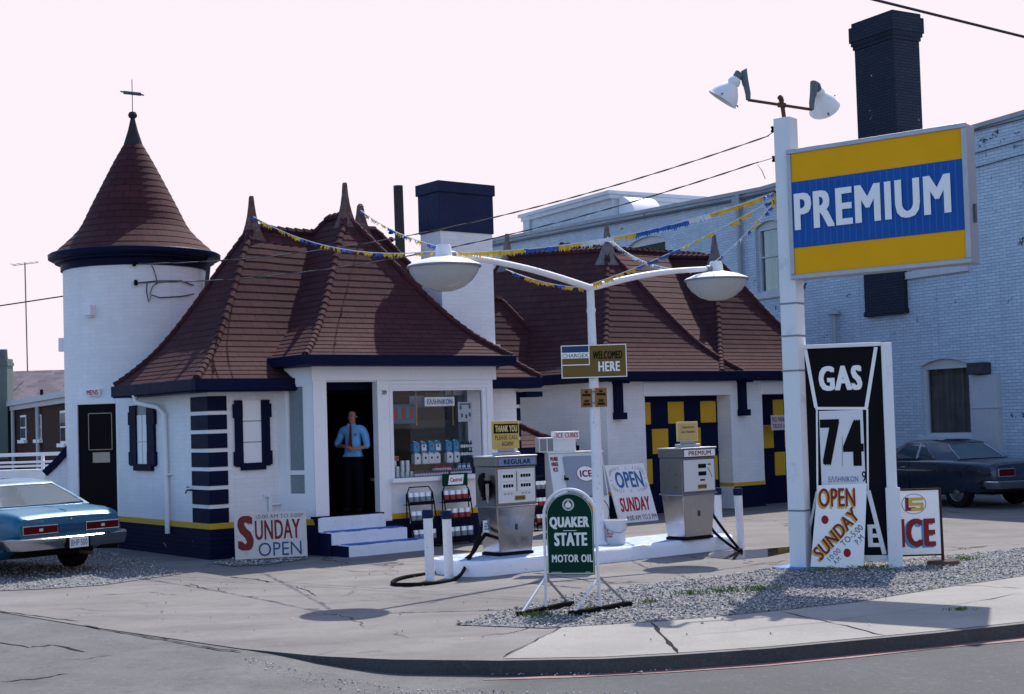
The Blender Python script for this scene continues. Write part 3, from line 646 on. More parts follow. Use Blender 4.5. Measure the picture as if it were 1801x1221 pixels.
def tang(px, z): # direction on the tower wall seen at px
    s = (px-233.7)*26.4/2500/TR; a = math.asin(max(-1,min(1,s))); return a
# men's door let into the tower wall
aD = math.asin(-.28); rD = aD
g = MB(); g.T = Matrix.Rotation(aD,4,'Z') @ Matrix.Translation((0,-TR-.02,0)); 
g.box(-.47,-.385,-.07,.30,-.05,2.60); g.box(.385,.46,-.07,.30,-.05,2.60); g.box(-.385,.385,-.07,.30,2.53,2.62); df = g.build('door_frame', WHITE, TOW, bevel=.006)
g = MB(); g.T = Matrix.Rotation(aD,4,'Z') @ Matrix.Translation((0,-TR-.02,0)); g.box(-.385,.385,-.04,.10,-.05,2.53); dr = g.build('door', P('almost_black_door',(.010,.009,.010),.5), TOW)
g = MB(); g.T = Matrix.Rotation(aD,4,'Z') @ Matrix.Translation((0,-TR-.02,0)); 
for q in ((-.18,.30,2.36,2.375),(-.18,.30,1.72,1.735)): g.box(q[0],q[1],-.055,-.041,q[2],q[3])
for q in (-.18,.285): g.box(q,q+.015,-.055,-.041,1.72,2.375)
g.build('door_moulding', P('dull_brass',(.22,.2,.16),.4,.7), dr)
g = MB(); g.T = Matrix.Rotation(aD,4,'Z') @ Matrix.Translation((0,-TR-.02,0)); g.box(-.10,.24,-.05,-.042,1.50,1.68); g.build('paper_notice', P('yellowed_paper',(.42,.36,.28),.9), dr)
aM = math.asin(-.34); g = MB(); g.T = Matrix.Rotation(aM,4,'Z') @ Matrix.Translation((0,-TR-.05,0)); g.box(-.14,.14,-.02,.04,2.68,2.80); ms = g.build('washroom_sign', SIGNWHITE, TOW)
g = MB(); g.T = Matrix.Rotation(aM,4,'Z') @ Matrix.Translation((0,-TR-.05,0)); g.text('MENS',-.12,.12,2.695,2.785,-.024,bold=.03); g.build('lettering', RED, ms)
aB = math.asin(-.36); g = MB(); g.T = Matrix.Rotation(aB,4,'Z') @ Matrix.Translation((0,-TR,0)); g.box(-.07,.07,-.14,.02,4.10,4.30); g.box(-.055,.055,-.12,.0,4.07,4.10); g.build('wall_light', WHITE, TOW, bevel=.012)
g = MB(); g.T = Matrix.Rotation(R(-86),4,'Z') @ Matrix.Translation((0,-TR,0)); g.prism([(-.07,3.55),(.07,3.55),(.05,3.80),(-.05,3.80)],-.12,0); g.build('wall_light', WHITE, TOW)
# wire brackets and dangling cable on the tower
def tw(px, z, off=.03):
    a = tang(px,z); return Vector((math.sin(a)*(TR+off), -math.cos(a)*(TR+off), z))
for px,z in ((263,5.0),(265,4.66)): g = MB(); g.lathe([(.02,-.05),(.035,-.03),(.035,.03),(.02,.05)], tw(px,z,.06), n=10); g.bar(tw(px,z,-.05),tw(px,z,.06),.02); g.build('insulator', BLACK, TOW, smooth=40)
g = MB(); g.tube([tw(289,4.98),tw(293,4.88),tw(296,4.72),tw(297,4.64)],.008,n=5); g.tube([tw(268,4.66),tw(283,4.68),tw(300,4.70),tw(330,4.72),tw(345,4.66)],.011,n=6); g.tube([tw(282,4.67),tw(281,4.50),tw(284,4.32),tw(288,4.45),tw(300,4.40),tw(330,4.44),tw(345,4.5)],.010,n=6); g.tube([tw(297,4.66),tw(290,4.6),tw(286,4.45)],.008,n=5)
g.build('cable', WIRE, TOW)
# sloping buttress on the tower's left
BP = at(140,775,25.9); BW = thing('sloping_buttress', 'white sloping wing wall with navy coping at the foot of the round tower', 'wall', (BP.x,25.9,0), R(10))
cx_ = [(.02,1.92),(-.20,1.70),(-.42,1.45),(-.62,1.27)]
g = MB(); g.prism([(-.66,-.05),(.25,-.05),(.25,1.95)]+[(x,z) for x,z in cx_],0,.32); g.build('wall', WHITE_BRICK, BW)
g = MB()
for (xa,za),(xb,zb) in zip(cx_,cx_[1:]): g.bar((xa,.16,za+.05),(xb,.16,zb+.05),.42,.13)
g.build('coping', NAVY, BW, bevel=.01)

# ================================================================== garage
GAR = thing('service_garage', 'long white garage with maroon roof and navy doors checked with yellow panels', 'building', CORNER, TH)
gv = .85; gu0, gu1 = 9.05, 15.7
g = MB(); HD = [(10.1,12.62,-.05,2.44),(13.62,15.5,-.05,2.44)]
wallholes(g,gu0,gu1,-.05,2.86,HD,gv,.40); 
g.quad((gu0,9,-.05),(gu0,gv,-.05),(gu0,gv,2.86),(gu0,9,2.86)); g.quad((gu1,gv,-.05),(gu1,9,-.05),(gu1,9,2.86),(gu1,gv,2.86)); g.quad((gu1,9,-.05),(gu0,9,-.05),(gu0,9,2.86),(gu1,9,2.86))
g.build('wall', WHITE_BRICK, GAR)
for a,b_ in ((gu0-.02,10.08),(12.64,13.60),(15.52,gu1+.02)):
    g = MB(); g.box(a,b_,gv-.02,gv+.3,-.05,.47)
    if a < 10: g.box(gu0-.02,gu0+.1,gv+.3,9,-.05,.47)
    g.build('plinth', NAVY_BRICK, GAR)
for a,b_ in ((gu0-.025,10.085),(12.635,13.605),(15.515,gu1+.025)):
    g = MB(); g.box(a,b_,gv-.025,gv+.3,.47,.55)
    if 12 < a < 13: g.box(12.615,12.636,gv-.02,gv+.40,.47,.55)
    g.build('stripe', YELLOW, GAR)
for a,b_ in ((10.06,12.66),(13.58,15.54)): g = MB(); g.box(a,b_,gv-.03,gv,2.44,2.72); g.build('lintel', WHITE, GAR, bevel=.006)
for a,b_ in ((10.1,12.62),(13.62,15.5)):
    g = MB(); g.box(a,b_,gv+.40,gv+.46,-.05,2.44)
    for zz in (.56,1.20,1.82): g.box(a,b_,gv+.385,gv+.40,zz-.012,zz+.012)
    d = g.build('garage_door', NAVY, GAR)
    cw = (b_-a)/5.2
    for r_,(z0,z1) in enumerate(((1.86,2.32),(1.24,1.76),(.62,1.14))):
        for c_ in range(5):
            if (c_+r_)%2==0:
                x = a+.06+cw*c_; g = MB(); g.box(x,x+cw*.95,gv+.382,gv+.402,z0,z1); g.build('panel', YELLOW, d, bevel=.004)
for u_ in (9.32,12.93):
    g = MB(); g.prism([(u_-.09,2.02),(u_+.09,2.02),(u_+.09,2.84),(u_-.09,2.84)],gv-.12,gv); g.box(u_-.11,u_+.11,gv-.20,gv-.0,1.98,2.12); g.box(u_-.11,u_+.11,gv-.30,gv,2.70,2.83); g.build('bracket', NAVY, GAR, bevel=.008)
wa = hiproof(GAR,8.70,12.66,.50,8.0,2.92,2.72,n=24,dh=.28)
GFIN = P('weathered_grey_metal',(.15,.135,.135),.6,var=.4,vs=7,dirt=.7,dcol=(.07,.06,.06),ds=8,dlo=.5); finial(wa,10.68,2.48,5.56,h=.62,w=.27,m=GFIN); finial(wa,10.68,6.0,5.82,h=.62,w=.27,m=GFIN)
wb = hiproof(GAR,12.02,15.98,.50,6.5,2.92,2.72,n=24,dh=.25)
finial(wb,14.0,2.48,5.56,h=.62,w=.25,m=GFIN)
g = MB(); n = 24                                      # slope set back between the two gables
def spos(t): return (.52+(4.05-.52)*t, 2.92+(5.92-2.92)*(.55*t+.45*prof(t)))
for i in range(n):
    (y0,z0),(y1,z1) = spos(i/n),spos((i+1)/n)
    g.add([(10.7,y0,z0-.02),(15.3,y0,z0-.02),(15.3,y0-.006,z0+.007),(10.7,y0-.006,z0+.007),(15.3,y1,z1),(10.7,y1,z1)],[(0,1,2,3),(3,2,4,5)],[[(10.7,i+.4),(15.3,i+.4),(15.3,i+.5),(10.7,i+.5)],[(10.7,i+.02),(15.3,i+.02),(15.3,i+.97),(10.7,i+.97)]])
g.quad((15.3,4.05,5.92),(15.3,8,2.9),(10.7,8,2.9),(10.7,4.05,5.92)); g.add([(15.3,.52,2.92),(15.3,8,2.92),(15.3,4.05,5.92)],[(0,1,2)]); mr = g.build('main_roof', SHINGLE, GAR)
g = MB()
for i in range(24): g.tube([(10.7+i*.19,4.05,5.94),(10.7+i*.19+.22,4.05,5.925)],[.08,.065],n=7)
g.build('ridge_cap', SHINGLE, mr, smooth=50)
lk = hiproof(GAR,6.6,10.5,3.1,5.7,2.92,1.78,n=16,name='link_roof')
g = MB(); g.box(8.66,16.03,.44,.56,2.76,2.94); g.box(8.66,8.78,.56,8,2.76,2.94); g.box(8.78,15.95,.56,.86,2.74,2.77); g.box(8.78,9.06,.86,8,2.74,2.77); g.build('gutter', NAVY, GAR, bevel=.012)
# low shed roof in the angle between office and garage
SHD = thing('low_shed', 'low shed with small maroon hipped roof behind the ice chest', 'shed', CORNER, TH)
g = MB(); g.box(6.2,8.2,1.2,3.0,0,1.42); g.build('wall', NAVY_BRICK, SHD)
hiproof(SHD,6.02,8.35,1.0,3.1,1.48,.62,n=6)
g = MB(); g.box(5.98,8.4,.96,1.06,1.38,1.50); g.box(8.3,8.4,1.06,3.1,1.38,1.50); g.build('gutter', NAVY, SHD)

# ================================================================== white brick building on the right
W0 = Vector((10.2,32,0)); WD = Vector((.5041,-.8636,0)).normalized(); WANG = math.atan2(WD.y,WD.x); WN = Vector((WD.y,-WD.x,0))   # WN points to the street
WBK = thing('brick_building', 'long two-storey white-painted brick building with peeling paint behind the garage', 'building', W0, WANG)
def onp(px,py,p,n):
    d = _ray(px,py); o = Vector((0,0,HCAM)); return o+d*((p-o).dot(n)/d.dot(n))
def arch(x0,x1,z0,z1,rise=.14,n=8):
    return [(x0,z0),(x1,z0)]+[(x1+(x0-x1)*i/n, z1-rise+rise*4*(i/n)*(1-i/n)) for i in range(n+1)]
WINS = [(-7.05,-5.95,5.24,7.15),(-1.34,.10,1.40,3.16),(-12.95,-11.1,5.5,7.42),(-1.56,.12,5.24,7.15),(3.2,4.5,1.4,3.16),(3.2,4.5,5.24,7.15)]
g = MB(); wallholes(g,-26,16,-.1,7.93,WINS,0,.22); g.prism([(-26,7.93),(16,7.93),(16,8.40),(2,8.28),(-6.7,7.99),(-26,8.58)],.001,.3)
g.quad((-26,.0,7.93),(16,0,7.93),(16,14,7.9),(-26,14,7.9)); g.quad((16,0,-.1),(16,14,-.1),(16,14,7.93),(16,0,7.93)); g.quad((-26,14,-.1),(-26,0,-.1),(-26,0,7.93),(-26,14,7.93)); g.quad((16,14,-.1),(-26,14,-.1),(-26,14,7.93),(16,14,7.93))
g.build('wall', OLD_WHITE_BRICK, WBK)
g = MB()
for (xa,za),(xb,zb) in zip([(-26,8.60),(-6.7,8.0),(2,8.29)],[(-6.7,8.0),(2,8.29),(16,8.41)]): g.bar((xa,.14,za+.02),(xb,.14,zb+.02),.42,.10)
g.build('coping', P('grey_coping',(.30,.33,.37),.8,var=.3,vs=4,dirt=.8,dcol=(.5,.52,.56),ds=6), WBK)
CURT = P('dark_brown_drapes',(.13,.115,.105),.9,var=.6,vs=3); CURT2 = P('pale_drapes',(.22,.26,.27),.9,var=.25,vs=2); SILL = P('rough_grey_sill',(.50,.52,.57),.85,var=.2,bmp=.5,bs=20)
for k,(x0,x1,z0,z1) in enumerate(WINS):
    wd = x1-x0
    g = MB(); g.prism([(x0,z1-.2),(x1,z1-.2)][:0]+[(x0,z1+.002),(x0,z1-.16)]+[(x0+wd*i/8, z1-.16+.15*4*(i/8)*(1-i/8)) for i in range(1,8)]+[(x1,z1-.16),(x1,z1+.002)],.002,.06)
    wf = g.build('window', OLD_WHITE_BRICK, WBK)
    g = MB(); g.box(x0,x0+.09,.09,.2,z0,z1); g.box(x1-.09,x1,.09,.2,z0,z1); g.box(x0+.09,x1-.09,.09,.2,z1-.24,z1); g.box(x0+.09,x1-.09,.09,.2,z0,z0+.05); 
    if k in (0,3,5): g.box(x0+.09,x1-.09,.10,.19,(z0+z1)/2-.02,(z0+z1)/2+.02)
    g.build('frame', P('grey_white_paint',(.45,.48,.53),.6,var=.15), wf)
    g = MB(); g.box(x0+.09,x1-.09,.15,.156,z0+.05,z1-.24); g.build('pane', GLASS, wf)
    g = MB(); n = 60; pts = [(x0+.05+(wd-.1)*i/n, .26+.035*math.sin(i*1.25)+.015*math.sin(i*2.9)) for i in range(n+1)]
    g.add([(x,y,z0) for x,y in pts]+[(x,y,z1) for x,y in pts],[(i,i+1,n+2+i,n+1+i) for i in range(n)]); g.build('drapes', CURT if k in (1,4) else CURT2, wf, smooth=60)
    g = MB(); g.box(x0-.12,x1+.12,-.07,.09,z0-.17,z0-.002); g.build('sill', SILL, wf, bevel=.012)
# chimney corbelled out of the wall
g = MB(); g.box(-2.93,-1.64,-.13,.72,4.28,10.82); g.box(-2.95,-1.62,-.15,.74,4.28,4.40)
for i in range(3): g.box(-2.93-.03*(i+1),-1.64+.03*(i+1),-.13-.03*(i+1),.72+.03*(i+1),10.82+.09*i,10.91+.09*i+(.28 if i==2 else 0))
g.box(-2.97,-1.60,-.17,.76,11.36,11.48); g.build('chimney', BLACK_BRICK, WBK)
# boxed pipe chase, vent pipe, gutter pipe
g = MB(); g.box(.28,.98,-.16,0,-.05,2.72); g.box(.26,1.0,-.18,0,1.98,2.02); g.box(.26,1.0,-.18,0,.98,1.02); pc = g.build('pipe_chase', P('grey_blue_boxing',(.40,.44,.50),.7,var=.12,dirt=.4,dcol=(.2,.22,.26)), WBK, bevel=.008)
g = MB(); g.box(.30,.74,-.30,-.0,2.74,3.0); g.build('vent_cowl', P('sooty_metal',(.05,.055,.065),.8,var=.5,vs=7), WBK, bevel=.02)
g = MB(); g.tube([(-4.05,-.10,2.6),(-4.05,-.10,4.42)],.05,n=10); g.lathe([(.05,4.42),(.16,4.44),(.15,4.52),(.04,4.58)],(-4.05,-.10,0),n=14); g.build('vent_pipe', P('grey_pipe',(.35,.4,.46),.6), WBK, smooth=40)
g = MB(); g.tube([(-7.6,-.10,2.6),(-7.6,-.10,8.0)],.06,n=10); g.box(-7.75,-7.45,-.2,0,7.7,7.95); g.build('gutter_pipe', P('grey_pipe2',(.28,.31,.36),.6), WBK, smooth=40)
g = MB(); g.tube([(-26,-.12,8.42),(-7.6,-.12,7.86),(-2.9,-.12,7.86)],.045,n=8); g.build('roof_gutter', DGREY, WBK, smooth=40)
for z0,z1 in ((8.18,8.30),(7.62,8.02),(7.30,7.72)):
    g = MB(); pts = [(-.6+i*.8,-.05,z0+(z1-z0)*i/8-.06*math.sin(i/8*3.14)) for i in range(14)]; g.tube(pts,.012,n=5); g.build('wall_cable', WIRE, WBK)
# roof house with parapet
WI = lambda px,py,off: (onp(px,py,W0-WN*off,WN)-W0)
c1 = WI(1075,322,1.0); c0 = WI(926,355,1.0); X1, X0 = c1.dot(WD), c0.dot(WD)
PH = thing('roof_house', 'pale roof house with peeling parapet and round vent duct on top of the brick building', 'building', W0, WANG)
zt = 9.30; PHP = brick('peeling_stucco',(.50,.54,.60),(.50,.54,.60),peel=.60,peelcol=(.62,.66,.70),pscale=2.5,bstr=.1)
g = MB(); g.box(X0,X1,1.0,9.0,7.9,zt-.2); g.box(X0-.12,X0+.3,.9,9,8.6,zt-.2); g.build('wall', PHP, PH)
g = MB(); g.box(X0-.2,X1+.08,.86,9.1,zt-.2,zt-.06); g.box(X0-.28,X1+.14,.78,9.2,zt-.06,zt+.05); g.build('parapet', P('pale_parapet',(.52,.56,.62),.8,var=.12,dirt=.4,dcol=(.34,.37,.42),ds=3), PH)
g = MB(); pr = [(0,0),(1.0,0)]+[(1.0*math.cos(i*math.pi/20),1.05*math.sin(i*math.pi/20)) for i in range(1,11)]
g.T = Matrix.Translation((X1+.02,1.25,8.12)); g.prism(pr,0,1.1); g.build('vent_duct', P('bright_galvanised',(.68,.70,.74),.5,var=.08), PH, smooth=40)

# ================================================================== things far left
p1, p0 = at(116,700,53.8), at(0,719,70.0); bd = (p1-p0); bd.z = 0; bd.normalize(); bn = Vector((bd.y,-bd.x,0)); BZ = (p0.z+p1.z)/2
BH = thing('brick_row_house', 'dark red brick row house with white windows and downpipes far behind the blue car', 'building', (p1.x,p1.y,0), math.atan2(bd.y,bd.x))
def bx_(px,py): q = onp(px,py,Vector((p1.x,p1.y,0)),bn)-Vector((p1.x,p1.y,0)); return q.dot(bd), q.z
ez = p1.z
g = MB(); g.box(-34,8,0,6,-.1,ez); g.build('wall', DARK_BRICK, BH)
g = MB(); g.box(-34.2,8.2,-.35,6.2,ez,ez+.22); g.box(-34,8,-.2,0,ez-.2,ez); g.build('eaves', P('pale_grey_paint2',(.42,.44,.48),.6), BH)
for px0,px1,py0,py1 in ((-6,8,733,788),(37,47,731,774),(65,74,730,773),(107,119,723,780)):
    (xa,za),(xb,zb) = bx_(px0,py0),bx_(px1,py1); w_ = abs(xb-xa); t_=.09
    g = MB(); g.box(xa,xb,-.04,.0,zb,za); wn_ = g.build('window', WHITE, BH)
    zm = (za+zb)/2
    for q0,q1 in ((zb+t_,zm-.03),(zm+.03,za-t_)):
        g = MB(); g.box(xa+t_,xb-t_,-.05,-.02,q0,q1); g.build('pane', WINGLASS, wn_)
    g = MB(); g.box(xa-.15,xb+.15,-.16,0,zb-.14,zb); g.build('sill', WHITE, wn_)
for px in (28,72):
    xa,_ = bx_(px,760); g = MB(); g.tube([(xa,-.12,0),(xa,-.12,ez)],.09,n=8); g.build('downpipe', P('pale_grey_paint2'), BH, smooth=40)
q = at(2,668,66); CHM = thing('rendered_chimney', 'grey-green rendered chimney with a dark pot at the left edge', 'chimney', (q.x,66,0))
g = MB(); g.box(-.62,.42,-.4,.4,1.0,at(2,632,66).z); g.box(-.66,.46,-.44,.44,at(2,640,66).z-.1,at(2,638,66).z); g.build('stack', GREYGREEN, CHM)
g = MB(); g.lathe([(.2,at(2,632,66).z),(.18,at(2,615,66).z)],(.12,0,0),n=14); g.build('pot', DGREY, CHM)
zr = at(60,652,80).z; q = at(60,652,80)
SHH = thing('shingled_house', 'house with a pale grey shingle roof behind the brick row house', 'house', (q.x,80,0))
g = MB(); g.box(-9,9,-3.6,3.6,-.2,zr-2.6); g.build('wall', DARK_BRICK, SHH)
g = MB(); g.quad((-9.2,-4.2,zr-3),(9.2,-4.2,zr-3),(9.2,0,zr),(-9.2,0,zr)); g.quad((9.2,4.2,zr-3),(-9.2,4.2,zr-3),(-9.2,0,zr),(9.2,0,zr)); 
sh_ = brick('pale_grey_roof_shingles',(.19,.155,.175),(.13,.11,.12),bw=.5,bh=.2,var=.25,grime=.5); g.build('roof', sh_, SHH)
for px,y0 in ((60,690),(64,678)):
    a_ = at(px,y0,75); g = MB(); g.tube([(a_.x-q.x,-4.2,zr-3.0),(a_.x-q.x,-4.2,a_.z-.2)],.09,n=8); g.build('vent_pipe', BLACK, SHH)
q = at(43,650,79); AN = thing('tv_antenna', 'thin rooftop TV antenna mast above the shingled house', 'antenna', (q.x,79.5,zr-.1))
zt_ = at(41,457,79).z-zr; g = MB(); g.tube([(0,0,0),(-.05,0,zt_)],.035,n=6); g.build('mast', DGREY, AN)
g = MB(); g.bar((-.75,0,zt_-.15),(.65,.2,zt_+.0),.03)
for i,x in enumerate((-.7,-.35,0,.3,.6)): g.bar((x,-.5+.06*i,zt_-.12+.03*i),(x,.5-.06*i,zt_-.05+.03*i),.025)
g.build('array', DGREY, AN)
# white rail fence on a low wall
fl = at(0,838,31); fr_ = at(112,838,31); z0f = 0
RF = thing('rail_fence', 'white-painted three-rail metal fence on a low wall left of the tower', 'fence', (fr_.x,31,0), 0)
zz = lambda py: at(50,py,31).z
g = MB(); g.box(-9,.4,-.1,.25,-.1,zz(826)); g.build('base_wall', WHITE_BRICK, RF)
for py in (799.5,813,820): 
    g = MB(); g.bar((-9,0,zz(py)),(.4,0,zz(py)),.07,.075 if py<805 else .045); g.build('rail', WHITE, RF)
for k in range(7):
    x = -.45-1.1*k; g = MB(); g.box(x-.03,x+.03,-.03,.03,zz(826)-.05,zz(800)); g.build('post', WHITE, RF)
# utility pole behind the office
q = at(704,470,40); UP = thing('utility_pole', 'dark wooden utility pole with insulators rising behind the office roof', 'pole', (q.x,40,0))
zt_ = at(702,327,40).z; g = MB(); g.tube([(.06,0,-.1),(0,0,zt_)],[.15,.135],n=14); g.build('shaft', POLEWOOD, UP, smooth=40)
for py in (408,422,437):
    z = at(697,py,40).z; g = MB(); g.lathe([(.03,-.06),(.07,-.05),(.07,0),(.04,.02),(.07,.04),(.05,.08)],(-.24,0,z),n=10); g.bar((-.24,0,z),(0,0,z),.04); g.build('insulator', BLACK, UP, smooth=40)

# ================================================================== pump island and its furniture
IS = thing('pump_island', 'long whitewashed concrete pump island with rounded ends and blue top', 'island', st(1.0,-5.2), TH)
ISZ = .20
g = MB(); L_, Wd = 5.05, 1.15; pts = []; rr = random.Random(5)
def rrect(x0,x1,y0,y1,r,n=7):
    o = []
    for cx,cy,a in ((x1-r,y0+r,-90),(x1-r,y1-r,0),(x0+r,y1-r,90),(x0+r,y0+r,180)):
        for i in range(n+1): t_ = R(a+90*i/n); o.append((cx+r*math.cos(t_),cy+r*math.sin(t_)))
    return o
base = rrect(0,L_,-.30,Wd-.30,.35)
dense = []
for (xa,ya),(xb,yb) in zip(base,base[1:]+base[:1]):
    k = max(1,int(math.hypot(xb-xa,yb-ya)/.12)); dense += [(xa+(xb-xa)*i/k,ya+(yb-ya)*i/k) for i in range(k)]
n = len(dense); cxm, cym = L_/2,(Wd-.6)/2
def ring(inset,z,amp): return [(x+(cxm-x)*inset*.12+rr.uniform(-amp,amp), y+(cym-y)*inset+rr.uniform(-amp,amp), z+rr.uniform(-amp,amp)*.7) for x,y in dense]
rings = [ring(0,-.05,.006),ring(.0,.14,.010),ring(.03,ISZ-.012,.010),ring(.09,ISZ,.004)]
vs = [p for r_ in rings for p in r_]; g.add(vs,[(j*n+i,j*n+(i+1)%n,(j+1)*n+(i+1)%n,(j+1)*n+i) for j in range(3) for i in range(n)]); g.build('kerb', CONC_WHITE, IS, smooth=50)
g = MB(); g.add([(x,y,ISZ+.001) for x,y,_ in rings[3]],[tuple(range(n))]); g.build('top', P('worn_blue_white_top',(.30,.38,.56),.7,var=.2,vs=4,dirt=.9,dcol=(.55,.58,.66),ds=5,dlo=.52), IS)

def pump(name, label, loc, rz, word, wcol, steel, lower, regular):
    T = thing(name, label, 'gas pump', loc, rz, 'gas pumps on the island')
    hw, hd = .345, .235
    g = MB(); g.box(-hw+.05,hw-.05,-hd+.04,hd-.04,0,.04); g.build('base', BLACK, T)
    # lower cabinet tapers towards its foot
    g = MB(); a,b_ = (.275,.19),(.335,.225); 
    g.add([(sx*w_,sy*d_,z) for (w_,d_),z in ((a,.04),(b_,.66)) for sx,sy in ((-1,-1),(1,-1),(1,1),(-1,1))],[(0,1,5,4),(1,2,6,5),(2,3,7,6),(3,0,4,7),(3,2,1,0),(4,5,6,7)]); lc = g.build('lower_cabinet', lower, T, bevel=.012)
    g = MB(); g.box(-.005,.005,-.235,-.2,.34,.42); g.build('lock', DGREY, lc)
    g = MB(); g.box(-hw,hw,-hd,hd,.67,1.20); uh = g.build('housing', steel, T, bevel=.012)
    g = MB(); g.box(-hw-.012,hw+.012,-hd-.012,hd+.012,.655,.675); g.build('trim', CHROME, uh, bevel=.004)
    g = MB(); g.box(-hw+.03,hw-.03,-hd-.008,-hd-.001,.71,1.165); dp_ = g.build('dial_face', P('pump_face_white',(.62,.63,.65),.45,var=.05), T)
    g = MB(); g.box(-hw-.012,hw+.012,-hd-.014,hd+.012,1.205,1.325); tp = g.build('top_cabinet', steel, T, bevel=.008)
    g = MB(); g.box(-hw-.02,hw+.02,-hd-.022,hd+.02,1.325,1.345); g.build('lid', ALU, tp, bevel=.006)
    g = MB(); g.box(-hw+.04,hw-.02,-hd-.02,-hd-.012,1.215,1.31); nb = g.build('name_panel', P('pump_name_blue',(.16,.24,.40),.4) if regular else SIGNWHITE, tp)
    g = MB(); g.text(word,-.22,.24,1.23,1.295,-hd-.0225,bold=.035); g.build('lettering', wcol, nb)
    d = MB()
    if regular:
        for xx in (-.15,.15):
            for zz,nn in ((1.06,4),(.93,4)):
                g = MB(); g.box(xx-.11,xx+.11,-hd-.012,-hd-.009,zz-.05,zz+.05); f_ = g.build('counter_window', P('pump_face_light',(.72,.73,.75),.3), dp_)
                g = MB(); [g.box(xx-.085+i*.045,xx-.05+i*.045,-hd-.016,-hd-.0125,zz-.012,zz+.03) for i in range(4)]; g.build('digits', BLACK, f_)
            g = MB(); g.text('0 0 0',xx-.07,xx+.07,.82,.845,-hd-.0125); g.build('lettering', BLACK, dp_)
        g = MB(); g.box(-.004,.004,-hd-.012,-hd-.009,.86,1.13); g.build('divider', BLACK, dp_)
    else:
        for zz,ww in ((1.07,.16),(.96,.16),(.865,.10)):
            g = MB(); g.box(.06-ww/2,.06+ww/2,-hd-.012,-hd-.009,zz-.03 if ww>.12 else zz-.012,zz+.03 if ww>.12 else zz+.012); f_ = g.build('counter_window', BLACK, dp_)
        g = MB(); g.box(.18,.24,-hd-.012,-hd-.009,1.08,1.10); g.tube([(.17,-hd-.011,1.04),(.23,-hd-.011,.97),(.26,-hd-.011,.90)],.004,n=5); g.build('scribble', DGREY, dp_)
    g = MB(); x_ = .05; g.box(x_-.09,x_+.09,-hd-.013,-hd-.009,.74,.80); tg = g.build('tax_label', GOLD, dp_)
    g = MB(); g.text('MOTOR',x_-.07,x_+.07,.755,.785,-hd-.015); g.build('lettering', BLACK, tg)
    s_ = -1 if regular else 1
    # nozzle boot with hanging nozzle on the side
    if regular:
        g = MB(); g.box(-hw-.05,-hw,-.10,.06,.80,1.02); nbt = g.build('nozzle_boot', BLACK, T, bevel=.01)
        g = MB(); g.tube([(-hw-.09,-.04,1.10),(-hw-.11,-.04,1.02),(-hw-.09,-.05,.90),(-hw-.07,-.05,.80)],[.035,.05,.045,.03],n=10); g.tube([(-hw-.09,-.04,.98),(-hw-.14,-.09,.90),(-hw-.13,-.10,.82)],.012,n=6); g.build('nozzle', BLACK, nbt, smooth=40)
        g = MB(); g.tube([(-hw-.08,-.14,.98),(-hw-.08,-.14,.84),(-hw-.07,-.14,.72)],[.03,.028,.016],n=10); g.build('nozzle_spout', CHROME, nbt, smooth=40)
        g = MB(); [g.disc(0,0,.03,.03,0) for _ in ()]; g.box(-hw-.012,-hw,.02,.08,1.05,1.12); g.build('switch', BLACK, T)
    return T
pc1 = gp(879,978,ISZ); 
def pump_at(px,py):      # px,py: foot of the near vertical edge
    c = gp(px,py,ISZ); return c+UD*.275+VD*.19
PR = pump('gas_pump','steel gas pump marked REGULAR with a black nozzle hanging on its side',pump_at(880,979),TH,'REGULAR',BLACK,STEEL,CHROME,True)
PP = pump('gas_pump','chrome gas pump marked PREMIUM in front of the checked garage door',pump_at(1206,951),TH,'PREMIUM',DRED,STEEL,CHROME,False)

def topper(name,label,P_,w,h,col,lines,off,zb=1.345,tilt=0,lift=.09):
    T = thing(name,label,'sign',P_.location+UD*off+Vector((0,0,zb)),TH)
    g = MB(); g.box(-w/2+.0,w/2,-.012,.012,lift,lift+h); b_ = g.build('board', col, T, bevel=.004)
    g = MB(); g.box(-.17,.17,-.10,.10,0,.05); g.box(-.13,.13,-.03,.03,.05,lift+.0); g.build('stand', ALU, T, bevel=.01)
    for fn in lines: fn(b_)
    return T
def tyl(b_):
    g = MB(); g.box(-.21,.21,-.016,-.0125,.30,.43); k = g.build('name_panel', BLACK, b_)
    g = MB(); g.text('THANK YOU',-.19,.19,.32,.41,-.0185,bold=.03); g.build('lettering', P('pale_yellow',(.72,.60,.22),.5), k)
    g = MB(); g.text('PLEASE CALL',-.19,.20,.215,.275,-.0145,bold=.01); g.text('AGAIN!',-.08,.12,.125,.19,-.0145,bold=.012); g.build('lettering', BLACK, b_)
CARD = P('yellow_card',(.56,.40,.12),.55,var=.05)
topper('pump_sign','yellow THANK YOU PLEASE CALL AGAIN card standing on the REGULAR pump',PR,.46,.38,CARD,[tyl],.02)
def apl(b_):
    g = MB(); g.box(-.19,.19,-.016,-.0125,.11,.35); k = g.build('panel', P('tan_card',(.52,.38,.15),.6), b_)
    g = MB(); g.text('I Appreciate',-.13,.13,.27,.32,-.0185,bold=.005,shear=.25); g.text('your business',-.15,.15,.20,.255,-.0185,bold=.005,shear=.25); g.build('lettering', BLACK, k)
topper('pump_sign','tan card reading I Appreciate your business standing on the PREMIUM pump',PP,.43,.29,CREAM,[apl],.02)

